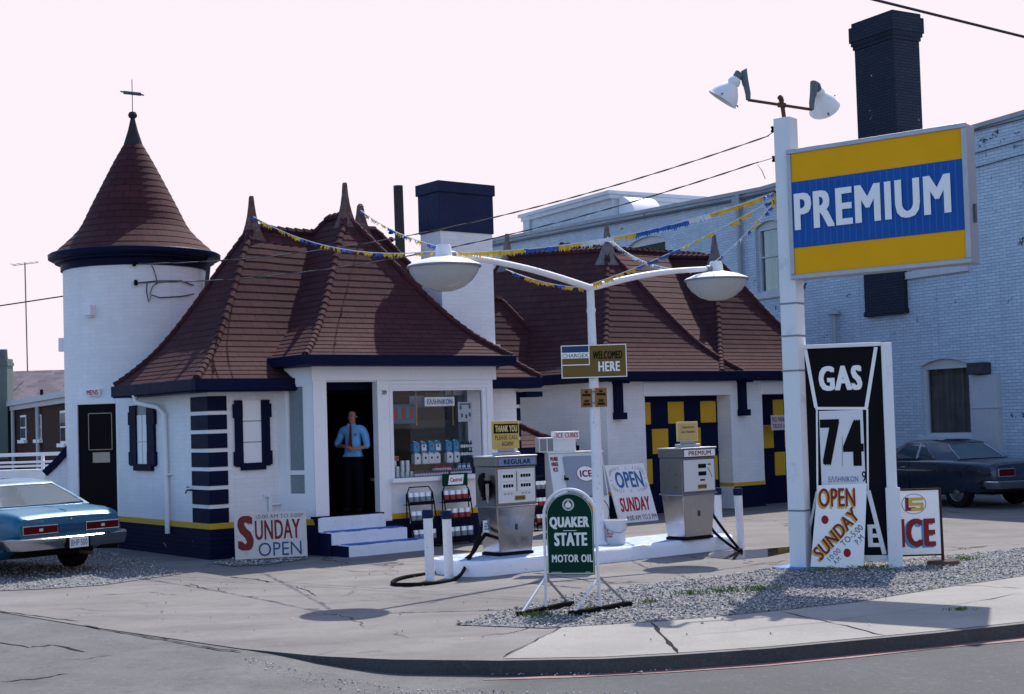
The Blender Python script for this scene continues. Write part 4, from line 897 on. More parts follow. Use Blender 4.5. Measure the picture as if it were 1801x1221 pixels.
# hoses
def hose(label, pts, r=.021):
    P_ = [Vector(p) for p in pts]; o = []
    for i in range(len(P_)-1):
        a,b_,c,d = P_[max(0,i-1)],P_[i],P_[i+1],P_[min(len(P_)-1,i+2)]
        for k in range(8):
            t_ = k/8; o.append(.5*((2*b_)+(c-a)*t_+(2*a-5*b_+4*c-d)*t_*t_+(3*b_-a-3*c+d)*t_**3))
    o.append(P_[-1]); g = MB(); g.tube(o,r,n=8); h = g.build('gas_hose', RUBBER, smooth=50); return tag(h,label,'hose','pump hoses')
p = PR.location; side = p-UD*.40
hose('black hose trailing from the REGULAR pump round the two left posts on the ground',[side+Vector((0,0,.80))-VD*.05, at(848,888,19.55), at(850,913,19.45), at(842,944,19.2), at(822,990,18.75), gp(801,1018,.025), gp(745,1027,.025), gp(692,1027,.025), gp(708,1016,.025), gp(783,1003,.03), at(826,978,19.0), at(842,956,19.2), at(862,927,19.5), at(867,915,19.6)],.024)
q = PP.location+UD*.34
hose('black hose looping from the PREMIUM pump to the two right posts',[q+Vector((.02,0,.74)), q+UD*.05+Vector((0,0,.55)), at(1254,905,q.y), at(1275,935,q.y-.1), gp(1300,966,.03), gp(1304,968,.03), gp(1296,967,.03), at(1272,950,q.y-.1), at(1252,930,q.y), at(1246,905,q.y), q+Vector((0,0,.50))])
# card tied to the hose
T = thing('hose_tag','small white card tied to the hose of the REGULAR pump','tag',at(856,926,19.3),R(5))
g = MB(); g.box(-.05,.05,-.003,.003,-.08,.08); b_ = g.build('card', SIGNWHITE, T); g = MB(); g.text('PLEASE\nTURN OFF\nENGINE',-.04,.04,-.05,.05,-.005); g.build('lettering', GREY, b_)

# guard posts
def bollard(px,py,ztop,label):
    q = gp(px,py); T = thing('guard_post',label,'bollard',q,0,'white guard posts at the ends of the island')
    g = MB(); g.tube([(0,0,-.05),(-.012,0,ztop-.10)],.060,n=18); g.build('post', WHITE_OLD, T, smooth=40)
    g = MB(); g.lathe([(.061,ztop-.11),(.072,ztop-.10),(.074,ztop-.02),(.06,ztop)],(-.014,0,0),n=18); g.build('cap', P('navy_cap',(.010,.018,.062),.4,var=.2), T, smooth=40)
for a in ((757,1021,.905,'white guard post with navy cap, leftmost, standing inside the loop of hose'),(790,1017,.875,'white guard post with navy cap between the leftmost post and the island end'),(1266,958,.88,'white guard post with navy cap just right of the PREMIUM pump'),(1303,964,.90,'white guard post at the far right end, where the hose loop touches down')): bollard(*a)

# lamp post with two arms
q = gp(1055,958,ISZ)
LP = thing('lamp_post','white two-armed lamp post with big bowl lamps standing on the pump island','street lamp',q)
topz = at(1038,503,q.y).z-ISZ; tx = at(1038,503,q.y).x-q.x
g = MB(); g.tube([(0,0,0),(tx*.55,0,topz*.55),(tx*.8,0,topz*.8),(tx,0,topz)],[.085,.072,.06,.055],n=18); g.build('post', WHITE_OLD, LP, smooth=40)
g = MB(); g.lathe([(.13,0),(.13,.02),(.10,.04),(.09,.06)],n=18); g.build('base_collar', WHITE_OLD, LP, smooth=40)
g = MB(); g.lathe([(.062,-.03),(.066,0),(.062,.03)],(tx*.86,0,topz-.36),n=14); g.build('collar', WHITE_OLD, LP, smooth=40)
def lamp(pxr,pyr,Y,rad):          # rim centre of the bowl
    c = at(pxr,pyr,Y)-q; 
    top = Vector((tx,0,topz)); nk = c+Vector((0,0,.17)); d = Vector((nk.x-top.x,nk.y-top.y,0)).normalized()
    g = MB(); n_ = 12; pts = []
    for i in range(n_+1):
        t_ = i/n_; pp = top.lerp(nk-d*.16,t_); pp.z += .10*math.sin(t_*math.pi)*.6-.03*(1-t_); pts.append(pp)
    g.tube(pts,[.05-.012*i/n_ for i in range(n_+1)],n=12); am = g.build('arm', WHITE, LP, smooth=40)
    g = MB(); g.tube([pts[-1]-d*.03,pts[-1]+d*.06],.052,n=12); g.build('clamp', GREY, am, smooth=40)
    g = MB(); g.lathe([(rad,0),(rad*1.03,.015),(rad*.98,.035),(rad*.72,.085),(rad*.36,.125),(.11,.14),(.10,.25),(.085,.29),(.0,.295)],c,n=40,cap=False); lh = g.build('lamp_shade', P('lamp_white_enamel',(.72,.74,.78),.35,var=.04), LP, smooth=35)
    g = MB(); g.lathe([(0.0,-.315),(rad*.28,-.305),(rad*.56,-.255),(rad*.8,-.165),(rad*.94,-.07),(rad*.985,0)],c,n=40,cap=False); g.build('lamp_bowl', GLOBE, lh, smooth=50)
    g = MB(); g.lathe([(rad*.985,-.012),(rad*1.03,-.008),(rad*1.035,.012),(rad*.985,.014)],c,n=40,cap=False); g.build('rim', GREY, lh, smooth=50)
    return c+q
LAMP_L = lamp(781,470,18.2,.465); LAMP_R = lamp(1260,493,21.7,.475)

# credit-card sign on the lamp post
sc_y = q.y-.10
def flat_sign(name,label,cat,px0,px1,py0,py1,Y,rz=0,group=None):
    a,b_ = at(px0,py1,Y),at(px1,py0,Y); c = Vector(((a.x+b_.x)/2,Y,a.z)); return thing(name,label,cat,c,rz,group), (b_.x-a.x), (b_.z-a.z)
T,w_,h_ = flat_sign('card_sign','brown and blue CHARGEX WELCOMED HERE sign fixed to the lamp post','sign',988,1101,605,666,sc_y)
g = MB(); g.box(-w_/2,w_/2,-.02,.02,0,h_); b_ = g.build('board', P('brown_gold',(.15,.095,.02),.5,var=.05), T)
g = MB()
for x0,x1,z0,z1 in ((-w_/2,w_/2,h_-.012,h_),(-w_/2,w_/2,0,.012),(-w_/2,-w_/2+.012,.012,h_-.012),(w_/2-.012,w_/2,.012,h_-.012)): g.box(x0,x1,-.026,-.0205,z0,z1)
xs_ = -w_/2+w_*.435; g.box(-w_/2+.012,xs_,-.026,-.0205,h_*.385,h_*.415); g.box(xs_-.012,xs_,-.026,-.0205,h_*.415,h_-.012); g.build('border', PLAINWHITE, b_)
g = MB(); g.box(-w_/2+.012,xs_-.012,-.024,-.0205,h_*.78,h_-.012); g.build('blue_band', P('chargex_blue',(.015,.05,.14),.5), b_)
g = MB(); g.box(-w_/2+.012,xs_-.012,-.024,-.0205,h_*.60,h_*.78); wb_ = g.build('white_band', PLAINWHITE, b_)
g = MB(); g.text('CHARGEX',-w_/2+.02,xs_-.02,h_*.625,h_*.745,-.0265,bold=.012); g.build('lettering', BLACK, wb_)
g = MB(); g.text('WELCOMED',-.01,w_/2-.06,h_*.56,h_*.80,-.0235,bold=.03,shear=.15); g.build('lettering', BLACK, b_)
g = MB(); g.text('HERE',.06,w_/2-.10,h_*.18,h_*.48,-.0235,bold=.045); g.build('lettering', PLAINWHITE, b_)
BRN = P('orange_brown_plate',(.24,.12,.035),.55,var=.1)
for px0,px1,py0,py1,lb,tx_ in ((1022,1041,684,717,'small brown notice plate on the left side of the lamp post','NO\nSMOKING\n\nSTOP\nENGINE'),(1047,1067,682,716,'small brown notice plate on the right side of the lamp post','NO\nSMOKING\n\nSTOP\nENGINE')):
    T,w_,h_ = flat_sign('notice_plate',lb,'sign',px0,px1,py0,py1,sc_y,R(0),'brown notice plates on the lamp post')
    g = MB(); g.box(-w_/2,w_/2,-.006,.006,0,h_); b_ = g.build('plate', BRN, T); g = MB(); g.text(tx_,-w_*.38,w_*.38,h_*.10,h_*.9,-.009,bold=.02); g.build('lettering', BLACK, b_)
    s_ = 1 if px0<1040 else -1; g = MB(); g.box(s_*w_/2-.0 if s_>0 else -w_/2-.06,s_*w_/2+.06 if s_>0 else -w_/2,-.005,.005,h_*.2,h_*.24); g.box(s_*w_/2 if s_>0 else -w_/2-.06,s_*w_/2+.06 if s_>0 else -w_/2,-.005,.005,h_*.8,h_*.84); g.build('strap', GREY, T)

# bucket
q = gp(1083,957,ISZ); T = thing('plastic_bucket','white plastic bucket with red lettering beside the lamp post','bucket',q)
g = MB(); g.lathe([(.135,0),(.14,.01),(.163,.33),(.163,.30),(.172,.30),(.172,.345),(.158,.345),(.135,.02),(0,.02)],n=28,cap=False); b_ = g.build('body', P('bucket_plastic',(.66,.66,.68),.45,var=.06), T, smooth=35)
g = MB(); g.tube([(.17,0,.29),(.15,-.09,.22),(.06,-.175,.17),(-.05,-.18,.19),(-.15,-.10,.24),(-.17,0,.29)],.005,n=6); g.build('handle', GREY, T, smooth=40)
g = MB()
def wrap(txt,z0,z1,a0,a1,rad):
    vs,fs = text2d(txt,.03); g.add([(rad*math.sin(a0+(a1-a0)*a),-rad*math.cos(a0+(a1-a0)*a),z0+(z1-z0)*b2) for a,b2 in vs],fs)
wrap('MR',.185,.215,-1.0,-.75,.158); wrap('SURFACE',.145,.175,-1.05,-.3,.155); wrap('CLEANER',.105,.135,-1.05,-.35,.152); g.build('lettering', RED, b_)

# ice chest
CI = gp(985,936); IC = thing('ice_chest','white ice chest with sloping front, grey metal hatch marked ICE','ice freezer',(1.02,25.7,0),R(13))
W2,D2,H2 = .50,.62,1.42
g = MB(); prf = [(-D2,0.06),(-D2,.62),(-D2+.36,H2),(0,H2),(0,.06)]   # y,z outline
g.add([(x,y,z) for x in (-W2,W2) for y,z in prf],[(0,1,2,3,4),(9,8,7,6,5)]+[(i,5+i,5+(i+1)%5,(i+1)%5) for i in range(5)])
cb = g.build('cabinet', P('ice_white_enamel',(.70,.72,.74),.35,var=.05,dirt=.3,dcol=(.4,.4,.42),ds=5), IC, bevel=.015)
g = MB(); g.box(-W2+.02,W2-.02,-D2+.03,-.02,-.02,.06); g.build('plinth', BLACK, IC)
g = MB(); g.box(-W2-.02,W2+.02,-D2+.32,.02,H2,H2+.02); g.build('lid_edge', WHITE, cb)
sl = math.atan2(.36,H2-.62); MT = Matrix.Translation((0,-D2,.62)) @ Matrix.Rotation(-sl,4,'X')
g = MB(); g.T = MT; g.box(-.24,.47,-.03,-.002,.03,.80); dr = g.build('hatch', P('grey_hatch_metal',(.30,.32,.36),.38,.5,var=.08), cb, bevel=.01)
g = MB(); g.T = MT; g.disc(.13,.45,.17,.145,-.034,n=40); ol = g.build('badge', PLAINWHITE, dr)
g = MB(); g.T = MT; g.disc(.13,.45,.172,.147,-.037,n=40,hole=.95); g.text('ICE',.02,.24,.385,.515,-.038,bold=.05); g.build('lettering', DRED, ol)
g = MB(); g.T = MT; g.box(-.28,-.20,-.05,-.03,.34,.38); g.tube([(-.27,-.05,.42),(-.27,-.06,.36),(-.22,-.06,.36)],.012,n=6); g.build('latch', BLACK, dr)
g = MB(); g.T = MT; g.text('PURE\nFREE\nICE',-.47,-.33,.52,.80,-.004,bold=.02); g.build('lettering', DRED, cb)
g = MB(); g.disc(.20,.35,.30,.30,-D2-.004,n=40,hole=.96); g.build('logo_ring', BLACK, cb)
g = MB(); g.text('S',.06,.40,.14,.56,-D2-.006,bold=.09); g.text('L',-.08,.08,.14,.56,-D2-.004,bold=.09); g.build('lettering', ORANGE, cb)
T = thing('ice_sign_box','small white ICE CUBES box sign sitting on top of the ice chest','sign',Vector((1.02,25.7,H2+.02))+Matrix.Rotation(R(13),3,'Z') @ Vector((-.28,-.12,0)),R(13))
g = MB(); g.box(-.38,.30,-.14,.14,0,.26); bb = g.build('body', P('ice_white_enamel'), T, bevel=.01); g = MB(); g.box(-.08,.36,-.17,.15,.22,.36); sg = g.build('sign_panel', SIGNWHITE, T, bevel=.008)
g = MB(); g.box(-.36,-.24,-.144,-.14,.02,.24); g.box(-.22,-.12,-.144,-.14,.02,.24); g.build('louvre', GREY, bb)
g = MB(); g.text('ICE CUBES',-.06,.34,.25,.335,-.173,bold=.03); g.build('lettering', RED, sg)

# oil can racks
def mkcan(name, r, h, cols, cat, label, group, loc=(0,0,0)):
    o = thing(name,label,cat,loc,0,group); g = MB(); g.lathe([(r*.96,0),(r,.006),(r,h-.006),(r*.96,h),(r*.90,h-.004),(0,h-.004)],n=14,cap=False); b_ = g.build('can_body', cols[0], o, smooth=40)
    g = MB(); g.lathe([(r*1.012,h*.18),(r*1.012,h*.62)],n=14,cap=False); g.build('label_band', cols[1], b_, smooth=40); return o
CANW = P('can_white',(.80,.82,.86),.3,.2,var=.1); CANB = P('can_blue_grey',(.20,.24,.30),.4); CANR = P('can_red',(.32,.04,.04),.4); CANG = P('can_green',(.05,.10,.08),.4)
KP = {}
def rack(label,q,rz,header,bands,wd=.50,ht=.98):
    T = thing('can_rack',label,'display rack',q,rz,'oil can racks by the office wall')
    g = MB()
    for s_ in (-1,1): g.tube([(s_*wd/2,-.22,0),(s_*wd/2,-.02,ht*.9),(s_*(wd/2-.06),0,ht),(0,0,ht)],.011,n=6); g.tube([(s_*wd/2,-.0,0),(s_*wd/2,.0,ht*.9)],.011,n=6); g.tube([(s_*wd/2,-.22,.01),(s_*wd/2,0,.01)],.011,n=6)
    g.build('frame', BLACK, T, smooth=40)
    zs = (.10,.40,.70)
    for k,z in enumerate(zs):
        y0 = -.22+.20*z/ht; g = MB(); g.box(-wd/2,wd/2,y0,y0+.17,z-.012,z); g.box(-wd/2,wd/2,y0-.008,y0,z-.012,z+.045); g.build('shelf', BLACK, T)
        lab = '%s can on the %s shelf of the %s'%(('white','white','white')[k] if bands[k] is CANB else 'red and white',('bottom','middle','top')[k],{0:'left wire rack below the shop window',1:'rack with the green header',2:'rack behind the REGULAR pump'}[len(KP)//1 if False else rack.i])
        gname = 'oil cans, rack %s, %s shelf'%(('one','two','three')[rack.i],('bottom','middle','top')[k]); src = None
        for i in range(4):
            lp = Vector((-wd/2+.075+i*(wd-.15)/3, y0+.075, z+.002)); wp = Matrix.Rotation(rz,3,'Z') @ lp + q
            if src is None: c = src = mkcan('oil_can',.054,.185,(CANW,bands[k]),'oil can',lab,gname,wp)
            else: c = copy_tree(src); c.location = wp
            c.rotation_euler = (R(-6),0,rz+rp.uniform(-.6,.6)); 
    if header:
        g = MB(); g.box(-.25,.25,-.02,.02,ht-.02,ht+.19); hd_ = g.build('header', GREEN, T, bevel=.006)
        g = MB(); g.prism([(-.16,ht+.005),(.14,ht+.005),(.17,ht+.165),(-.13,ht+.165)],-.026,-.021); wp_ = g.build('name_panel', PLAINWHITE, hd_); g = MB(); g.text('Castrol',-.12,.13,ht+.05,ht+.12,-.029,bold=.04,shear=.15); g.build('lettering', RED, wp_)
    rack.i += 1
rack.i = 0
rack('wire rack of white oil cans below the left of the shop window',st(3.25,-.98),TH,False,(CANB,CANB,CANB))
rack('wire rack of red and white oil cans under a green header panel',st(3.98,-.98),TH,True,(CANB,CANR,CANR),.54)
rack('wire rack of oil cans half hidden behind the REGULAR pump',gp(952,931),TH,False,(CANR,CANR,CANB))

# SUNDAY OPEN boards
def board(name,label,cat,bl,br_,h,lean,rzadd=0,th=.02,mat_=None,frame=None):
    d = (br_-bl); d.z = 0; w_ = d.length; T = thing(name,label,cat,(bl+br_)/2,math.atan2(d.y,d.x)); T.rotation_euler = (R(-lean),0,math.atan2(d.y,d.x))
    g = MB(); g.box(-w_/2,w_/2,-th/2,th/2,0,h); b_ = g.build('board', mat_ or SIGNWHITE, T, bevel=.003); return T,b_,w_
T,b_,w_ = board('sunday_sign','weathered board reading SUNDAY OPEN leaning on the plinth left of the steps','sign',gp(414,985,.03),gp(541,978,.03),.70,7,mat_=P('weathered_board',(.56,.54,.53),.7,var=.1,dirt=.5,dcol=(.30,.27,.26),ds=7))
y_ = -.013; g = MB(); g.text('S',-w_*.46,-w_*.24,.13,.66,y_,bold=.09); g.text('UNDAY',-w_*.22,w_*.41,.28,.58,y_,bold=.02); g.build('lettering', P('sign_maroon',(.16,.02,.025),.6), b_)
g = MB(); g.text('OPEN',-w_*.18,w_*.42,.03,.24,y_,bold=.0); g.build('lettering', P('sign_ink_blue',(.03,.07,.20),.6), b_)
g = MB(); g.text('10:00 AM TO 5:00P',-w_*.20,w_*.46,.605,.665,y_,bold=.0); g.build('lettering', P('sign_ink_grey',(.12,.13,.14),.6), b_)
# open sunday board by the ice chest
bl, br_ = gp(1084,922),gp(1163,915); d = UD; 
T = thing('sunday_sign','white OPEN SUNDAY board in blue and red leaning by the garage corner','sign',(bl+br_)/2,TH); T.rotation_euler = (R(-19),0,TH); w_ = 1.02; h_ = 1.17
g = MB(); g.box(-w_/2,w_/2,-.012,.012,0,h_); b_ = g.build('board', SIGNWHITE, T, bevel=.003)
for dx,dz,mt in ((.014,-.012,P('letter_shadow',(.25,.27,.3),.6)),(0,0,P('open_blue',(.02,.14,.36),.5))):
    g = MB(); g.text('OPEN',-w_*.33+dx,w_*.36+dx,.70+dz,1.02+dz,-.014 if dx else -.016,bold=.02); g.build('lettering', mt, b_)
g = MB(); g.text('SUNDAY',-w_*.38,w_*.40,.22,.50,-.016,bold=.03,shear=.2); g.build('lettering', RED, b_)
g = MB(); g.text('9:00 AM TO 5 PM',-w_*.28,w_*.47,.04,.14,-.016,bold=.01); g.build('lettering', BLACK, b_)
g = MB()
for i in range(40):
    t_ = i/40*2*math.pi; cx2,cz2 = 0,.86; r1 = .86+.05*(i%2)
    xa,za = w_*.41*math.copysign(abs(math.cos(t_))**.45,math.cos(t_)), .20*math.copysign(abs(math.sin(t_))**.45,math.sin(t_)); g.bar((cx2+xa,-.014,cz2+za),(cx2+xa*1.13,-.014,cz2+za*1.3),.004,.006)
g.build('rays', P('sign_ink_grey'), b_)

# ================================================================== tall sign pole, box sign, floodlights
pq = gp(1411,1000); 
SP = thing('sign_pole','tall square white sign pole on a blue footing beside the gas price sign','pole',pq,R(-38))
hh = at(1383,209,pq.y).z
g = MB(); g.add([(sx*w_,sy*w_,z) for w_,z in ((.115,0),(.115,hh)) for sx,sy in ((-1,-1),(1,-1),(1,1),(-1,1))],[(0,1,5,4),(1,2,6,5),(2,3,7,6),(3,0,4,7),(4,5,6,7)]); g.build('shaft', P('pole_white',(.70,.72,.76),.55,var=.05,dirt=.45,dcol=(.42,.43,.46),ds=4,dlo=.57), SP, bevel=.006)
for z in (3.42,2.55,.75,3.0):
    g = MB(); g.box(-.119,.119,-.119,.119,z-.012,z+.012); g.tube([(-.12,-.02,z),(-.16,-.04,z),(-.15,.0,z)],.006,n=5); g.build('strap', GREY, SP)
g = MB(); g.slab([(-.30,-.24),(.22,-.28),(.30,.1),(.1,.3),(-.28,.25)],-.02,.03); g.build('footing', P('worn_sky_blue',(.08,.20,.42),.7,var=.3,dirt=.7,dcol=(.35,.36,.38)), SP, bevel=.01)
for z in (5.72,5.33,4.88):
    g = MB(); g.lathe([(.02,-.04),(.035,-.03),(.02,0),(.035,.03),(.02,.04)],(-.15,-.06,z),n=8); g.bar((-.15,-.06,z),(-.10,-.06,z),.02); g.build('insulator', BLACK, SP, smooth=40)
SX = -VD      # the box sign runs towards the street
bs = thing('box_sign','big yellow and blue PREMIUM box sign in an aluminium case on the sign pole','sign',pq+Vector((0,0,0)),R(-38))
bw0,bw1,bz0,bz1,bd2 = .07,2.43,3.72,5.40,.26
FR = -.16                               # face plane in front of the pole
g = MB(); g.box(bw0+.0,bw1,FR,FR+.05,bz0,bz0+.06); g.box(bw0,bw1,FR,FR+.05,bz1-.06,bz1); g.box(bw0,bw0+.06,FR,FR+.05,bz0+.06,bz1-.06); g.box(bw1-.06,bw1,FR,FR+.05,bz0+.06,bz1-.06)
g.box(bw0+.005,bw1-.005,FR+.05,FR+.31,bz0+.005,bz1-.005); cs = g.build('case', ALU, bs, bevel=.008)
g = MB(); g.box(bw1-.005,bw1+.015,FR+.16,FR+.22,bz0+.5,bz0+.72); g.build('switch_plate', DGREY, cs)
hY = (bz1-bz0-.12)
g = MB(); g.box(bw0+.06,bw1-.06,FR+.02,FR+.045,bz0+.06,bz1-.06); g.build('yellow_face', SIGNYEL, bs)
g = MB(); g.box(bw0+.06,bw1-.06,FR+.012,FR+.02,bz0+.06+hY*.22,bz0+.06+hY*.765); bf = g.build('blue_band', SIGNBLUE, bs)
g = MB(); n = 26
for i in range(1,n): x = bw0+.06+(bw1-bw0-.12)*i/n; g.box(x-.006,x+.006,FR+.010,FR+.012,bz0+.07+hY*.22,bz0+.05+hY*.765)
g.build('ribs', P('sign_blue_rib',(.03,.12,.36),.3), bf)
g = MB(); g.text('PREMIUM',bw0+.09,bw1-.21,bz0+.06+hY*.36,bz0+.06+hY*.665,FR-.004,bold=.045); 
lt = g.build('lettering', PLAINWHITE, bf); 
# twin floodlights
FL = thing('floodlight_bracket','rusty pipe bracket with two white bell floodlights on top of the sign pole','floodlight',pq+Vector((0,0,hh)),0)
tp_ = pq+Vector((0,0,hh)); ctr = at(1375,185,pq.y)-tp_; el = at(1316,176,18.35)-tp_; er = at(1428,193,18.5)-tp_
g = MB(); g.tube([(-.01,0,-.02),ctr+Vector((0,0,.06))],.028,n=8); g.tube([ctr+Vector((0,0,.05)),ctr+Vector((-.01,0,.09)),ctr+Vector((-.03,-.02,.10))],.035,n=8); g.tube([el,ctr,er],.020,n=8); g.tube([ctr+Vector((-.05,0,.005)),ctr+Vector((.05,0,-.005))],.034,n=8); g.build('pipe', RUST, FL, smooth=40)
def flood(base, knee, neckp, aim, R_=.20, L_=.30):
    g = MB(); g.tube([base,base+Vector((0,0,.08)),base+(knee-base)*.85],[.03,.036,.045],n=10); g.tube([base+(knee-base)*.5,knee,knee.lerp(neckp,.5)+Vector((0,0,.02)),neckp],[.042,.055,.06,.06],n=10); st_ = g.build('elbow', P('blue_grey_cast',(.11,.14,.17),.6,var=.2), FL, smooth=50)
    aim = aim.normalized(); rot = aim.to_track_quat('Z','Y').to_matrix().to_4x4()
    g = MB(); g.T = Matrix.Translation(neckp) @ rot; g.lathe([(.05,-.03),(.075,.0),(.085,.05),(.075,.07),(.10,.10),(.145,.16),(.185,.235),(R_,L_),(R_+.012,L_+.005),(R_+.008,L_+.014),(R_-.012,L_),(.17,.235),(.10,.12),(0,.10)],n=32,cap=False); sh = g.build('lamp_shade', P('flood_enamel',(.74,.76,.80),.35,var=.05,dirt=.3,dcol=(.4,.4,.42)), FL, smooth=40)
    g = MB(); g.T = Matrix.Translation(neckp) @ rot; g.lathe([(0,L_-.02),(R_-.02,L_-.02)],n=32,cap=False); g.build('lens', P('dark_lens',(.05,.06,.06),.2), sh)
    for a_ in (0,2.1,4.2):
        g = MB(); g.T = Matrix.Translation(neckp) @ rot @ Matrix.Rotation(a_,4,'Z'); g.tube([(R_-.01,0,L_-.04),(R_+.03,0,L_-.03)],.010,n=6); g.build('clip', DGREY, sh)
flood(el, at(1307,124,18.35)-tp_, at(1294,140,18.33)-tp_, Vector((-.56,.16,-.80)))
flood(er, at(1432,146,18.5)-tp_, at(1438,160,18.62)-tp_, Vector((.40,.62,-.60)))

# ================================================================== gas price sign
ga, gb = Vector((3.74,18.40,0)), Vector((4.80,18.20,0)); gd = (gb-ga).normalized(); gn = Vector((gd.y,-gd.x,0))
GS = thing('price_sign','tall black and white GAS 74 price sign in a white wooden frame','sign',ga,math.atan2(gd.y,gd.x))
def gl(px,py,off=0.0): q = onp(px,py,ga+gn*off,gn)-ga; return q.dot(gd), q.z
x1_, zt_ = gl(1549,606); xe,_ = gl(1560,606)
g = MB(); g.box(-.0,x1_,.0,.10,.16,zt_-.02); g.build('panel', P('sign_black',(.009,.009,.012),.4,var=.2), GS)
PW = P('frame_white',(.72,.73,.77),.6,var=.06,dirt=.5,dcol=(.40,.40,.42),ds=9,dlo=.6)
g = MB(); g.box(x1_,x1_+.13,-.06,.12,-.05,zt_+.02); g.build('frame_post', PW, GS, bevel=.006)
g = MB(); g.box(x1_-.02,x1_+.16,-.09,-.06,-.05,1.02); g.build('frame_post', PW, GS, bevel=.006)
g = MB(); g.box(-.10,x1_,-.04,.12,zt_-.02,zt_+.03); g.build('frame_rail', PW, GS, bevel=.006)
g = MB(); g.box(.0,x1_,-.02,.10,.08,.16); g.build('frame_rail', PW, GS, bevel=.006)
def zz(x,y): return 1380+x/2.774, 580+y/2.774
def line(pts,wd,m,par,y=-.006,name='outline'):
    g = MB()
    for a,b_ in zip(pts,pts[1:]):
        (xa,za),(xb,zb) = gl(*a),gl(*b_); g.bar((xa,y,za),(xb,y,zb),.012,wd,up=(0,1,0) if abs(za-zb)<1e9 else (0,0,1))
    return g.build(name,m,par)
gp_ = [c for c in kids(GS) if c.name.startswith('panel')][0]
def wide(pts,w2,m,par,y0=-.010,name='outline'):     # flat band in the sign's plane
    for a,b_ in zip(pts,pts[1:]):
        A_,B_ = Vector(gl(*a)),Vector(gl(*b_)); d = (B_-A_).normalized(); nn = Vector((-d.y,d.x))*w2/2
        g = MB(); poly = [A_-nn,B_-nn,B_+nn,A_+nn]; 
        g.prism([(p.x,p.y) for p in poly],y0,-.0005); g.build(name,m,par)
wide([zz(100,92),zz(153,380)],.045,PLAINWHITE,gp_); wide([zz(445,85),zz(398,380)],.045,PLAINWHITE,gp_); wide([zz(150,384),zz(405,384)],.035,PLAINWHITE,gp_,-.012)
wide([zz(157,392),zz(160,790)],.022,PLAINWHITE,gp_); wide([zz(403,388),zz(407,790)],.022,PLAINWHITE,gp_); wide([zz(157,790),zz(120,980)],.03,PLAINWHITE,gp_,-.012); wide([zz(408,785),zz(487,1095)],.055,PLAINWHITE,gp_,-.012)
a_,b_ = gl(*zz(167,397)), gl(*zz(396,780)); g = MB(); g.box(a_[0],b_[0],-.010,-.0005,b_[1],a_[1]); pc_ = g.build('price_panel', P('price_white',(.70,.70,.75),.5,var=.03), gp_)
def gtext(body,x0,x1,y0,y1,m,par,yy,**k):
    a_,b_ = gl(*zz(x0,y1)),gl(*zz(x1,y0)); g = MB(); g.text(body,a_[0],b_[0],a_[1],b_[1],yy,**k); return g.build('lettering',m,par)
gtext('GAS',168,375,172,300,PLAINWHITE,gp_,-.006,bold=.08)
gtext('7',180,266,436,664,BLACK,pc_,-.013,bold=.06); gtext('4',288,380,438,666,BLACK,pc_,-.013,bold=.06); gtext('9',378,396,690,742,BLACK,pc_,-.013,bold=.015)
gtext('EΛΛHNIKON',215,358,712,744,P('sign_ink_blue'),pc_,-.013,bold=.01)
gtext('E',408,462,950,1060,PLAINWHITE,gp_,-.006,bold=.09)
wide([zz(281,520),zz(282,665)],.006,GREY,pc_,-.013,'seam')
# leaning OPEN SUNDAY board
OS = thing('sunday_sign','tall white OPEN SUNDAY board with diagonal lettering and red dots against the price sign','sign',ga+gn*.22,math.atan2(gd.y,gd.x)); OS.rotation_euler = (R(-6),0,math.atan2(gd.y,gd.x))
def ol(x,y):   # zoom pixels of the board -> its own plane
    q = onp(1400+x/3.94,700+y/3.94,ga+gn*.14,gn)-ga; return q.dot(gd), q.z
X0,Z0 = ol(100,1170); X1b,Z1b = ol(490,585)
cs_ = [ol(100,1165),ol(465,1178),ol(492,590),ol(150,605)]
g = MB(); g.prism([(x,max(.0,z)) for x,z in cs_],-.012,.012); b_ = g.build('board', PLAINWHITE, OS)
def btext(body,x0,x1,y0,y1,m,yy,rot=0,**k):
    (xa,za),(xb,zb) = ol(x0,y1),ol(x1,y0); g = MB(); g.text(body,xa,xb,za,zb,yy,rot=rot,**k); return g.build('lettering',m,b_)
MAR = P('board_maroon',(.22,.02,.02),.5); YSH = P('board_yellow',(.62,.38,.06),.5)
btext('OPEN',150,400,632,770,YSH,-.0145,bold=.02); btext('OPEN',160,408,620,755,MAR,-.0165,bold=.02)
# diagonal word: boxes are given unrotated around their centres
def diag(body,cx,cy,wd,ht,m,yy,ang,**k): return btext(body,cx-wd/2,cx+wd/2,cy-ht/2,cy+ht/2,m,yy,rot=R(ang),**k)
diag('SUNDAY',270,950,430,100,YSH,-.0145,47,bold=.03,shear=.25); diag('SUNDAY',280,938,430,100,MAR,-.0165,47,bold=.03,shear=.25)
INK = P('board_ink',(.03,.05,.07),.6)
diag('10:00',262,1082,105,38,INK,-.0145,42); diag('A.M.',285,1120,62,32,INK,-.0145,42); diag('TO-5:00',385,950,190,46,INK,-.0145,42); diag('P.M.',442,975,75,40,INK,-.0145,45)
for cx,cy in ((200,842),(353,1070)):
    x,z = ol(cx,cy); g = MB(); g.disc(x,z,.045,.055,-.0145,n=28); g.build('dot', P('board_red',(.28,.01,.012),.5), b_)

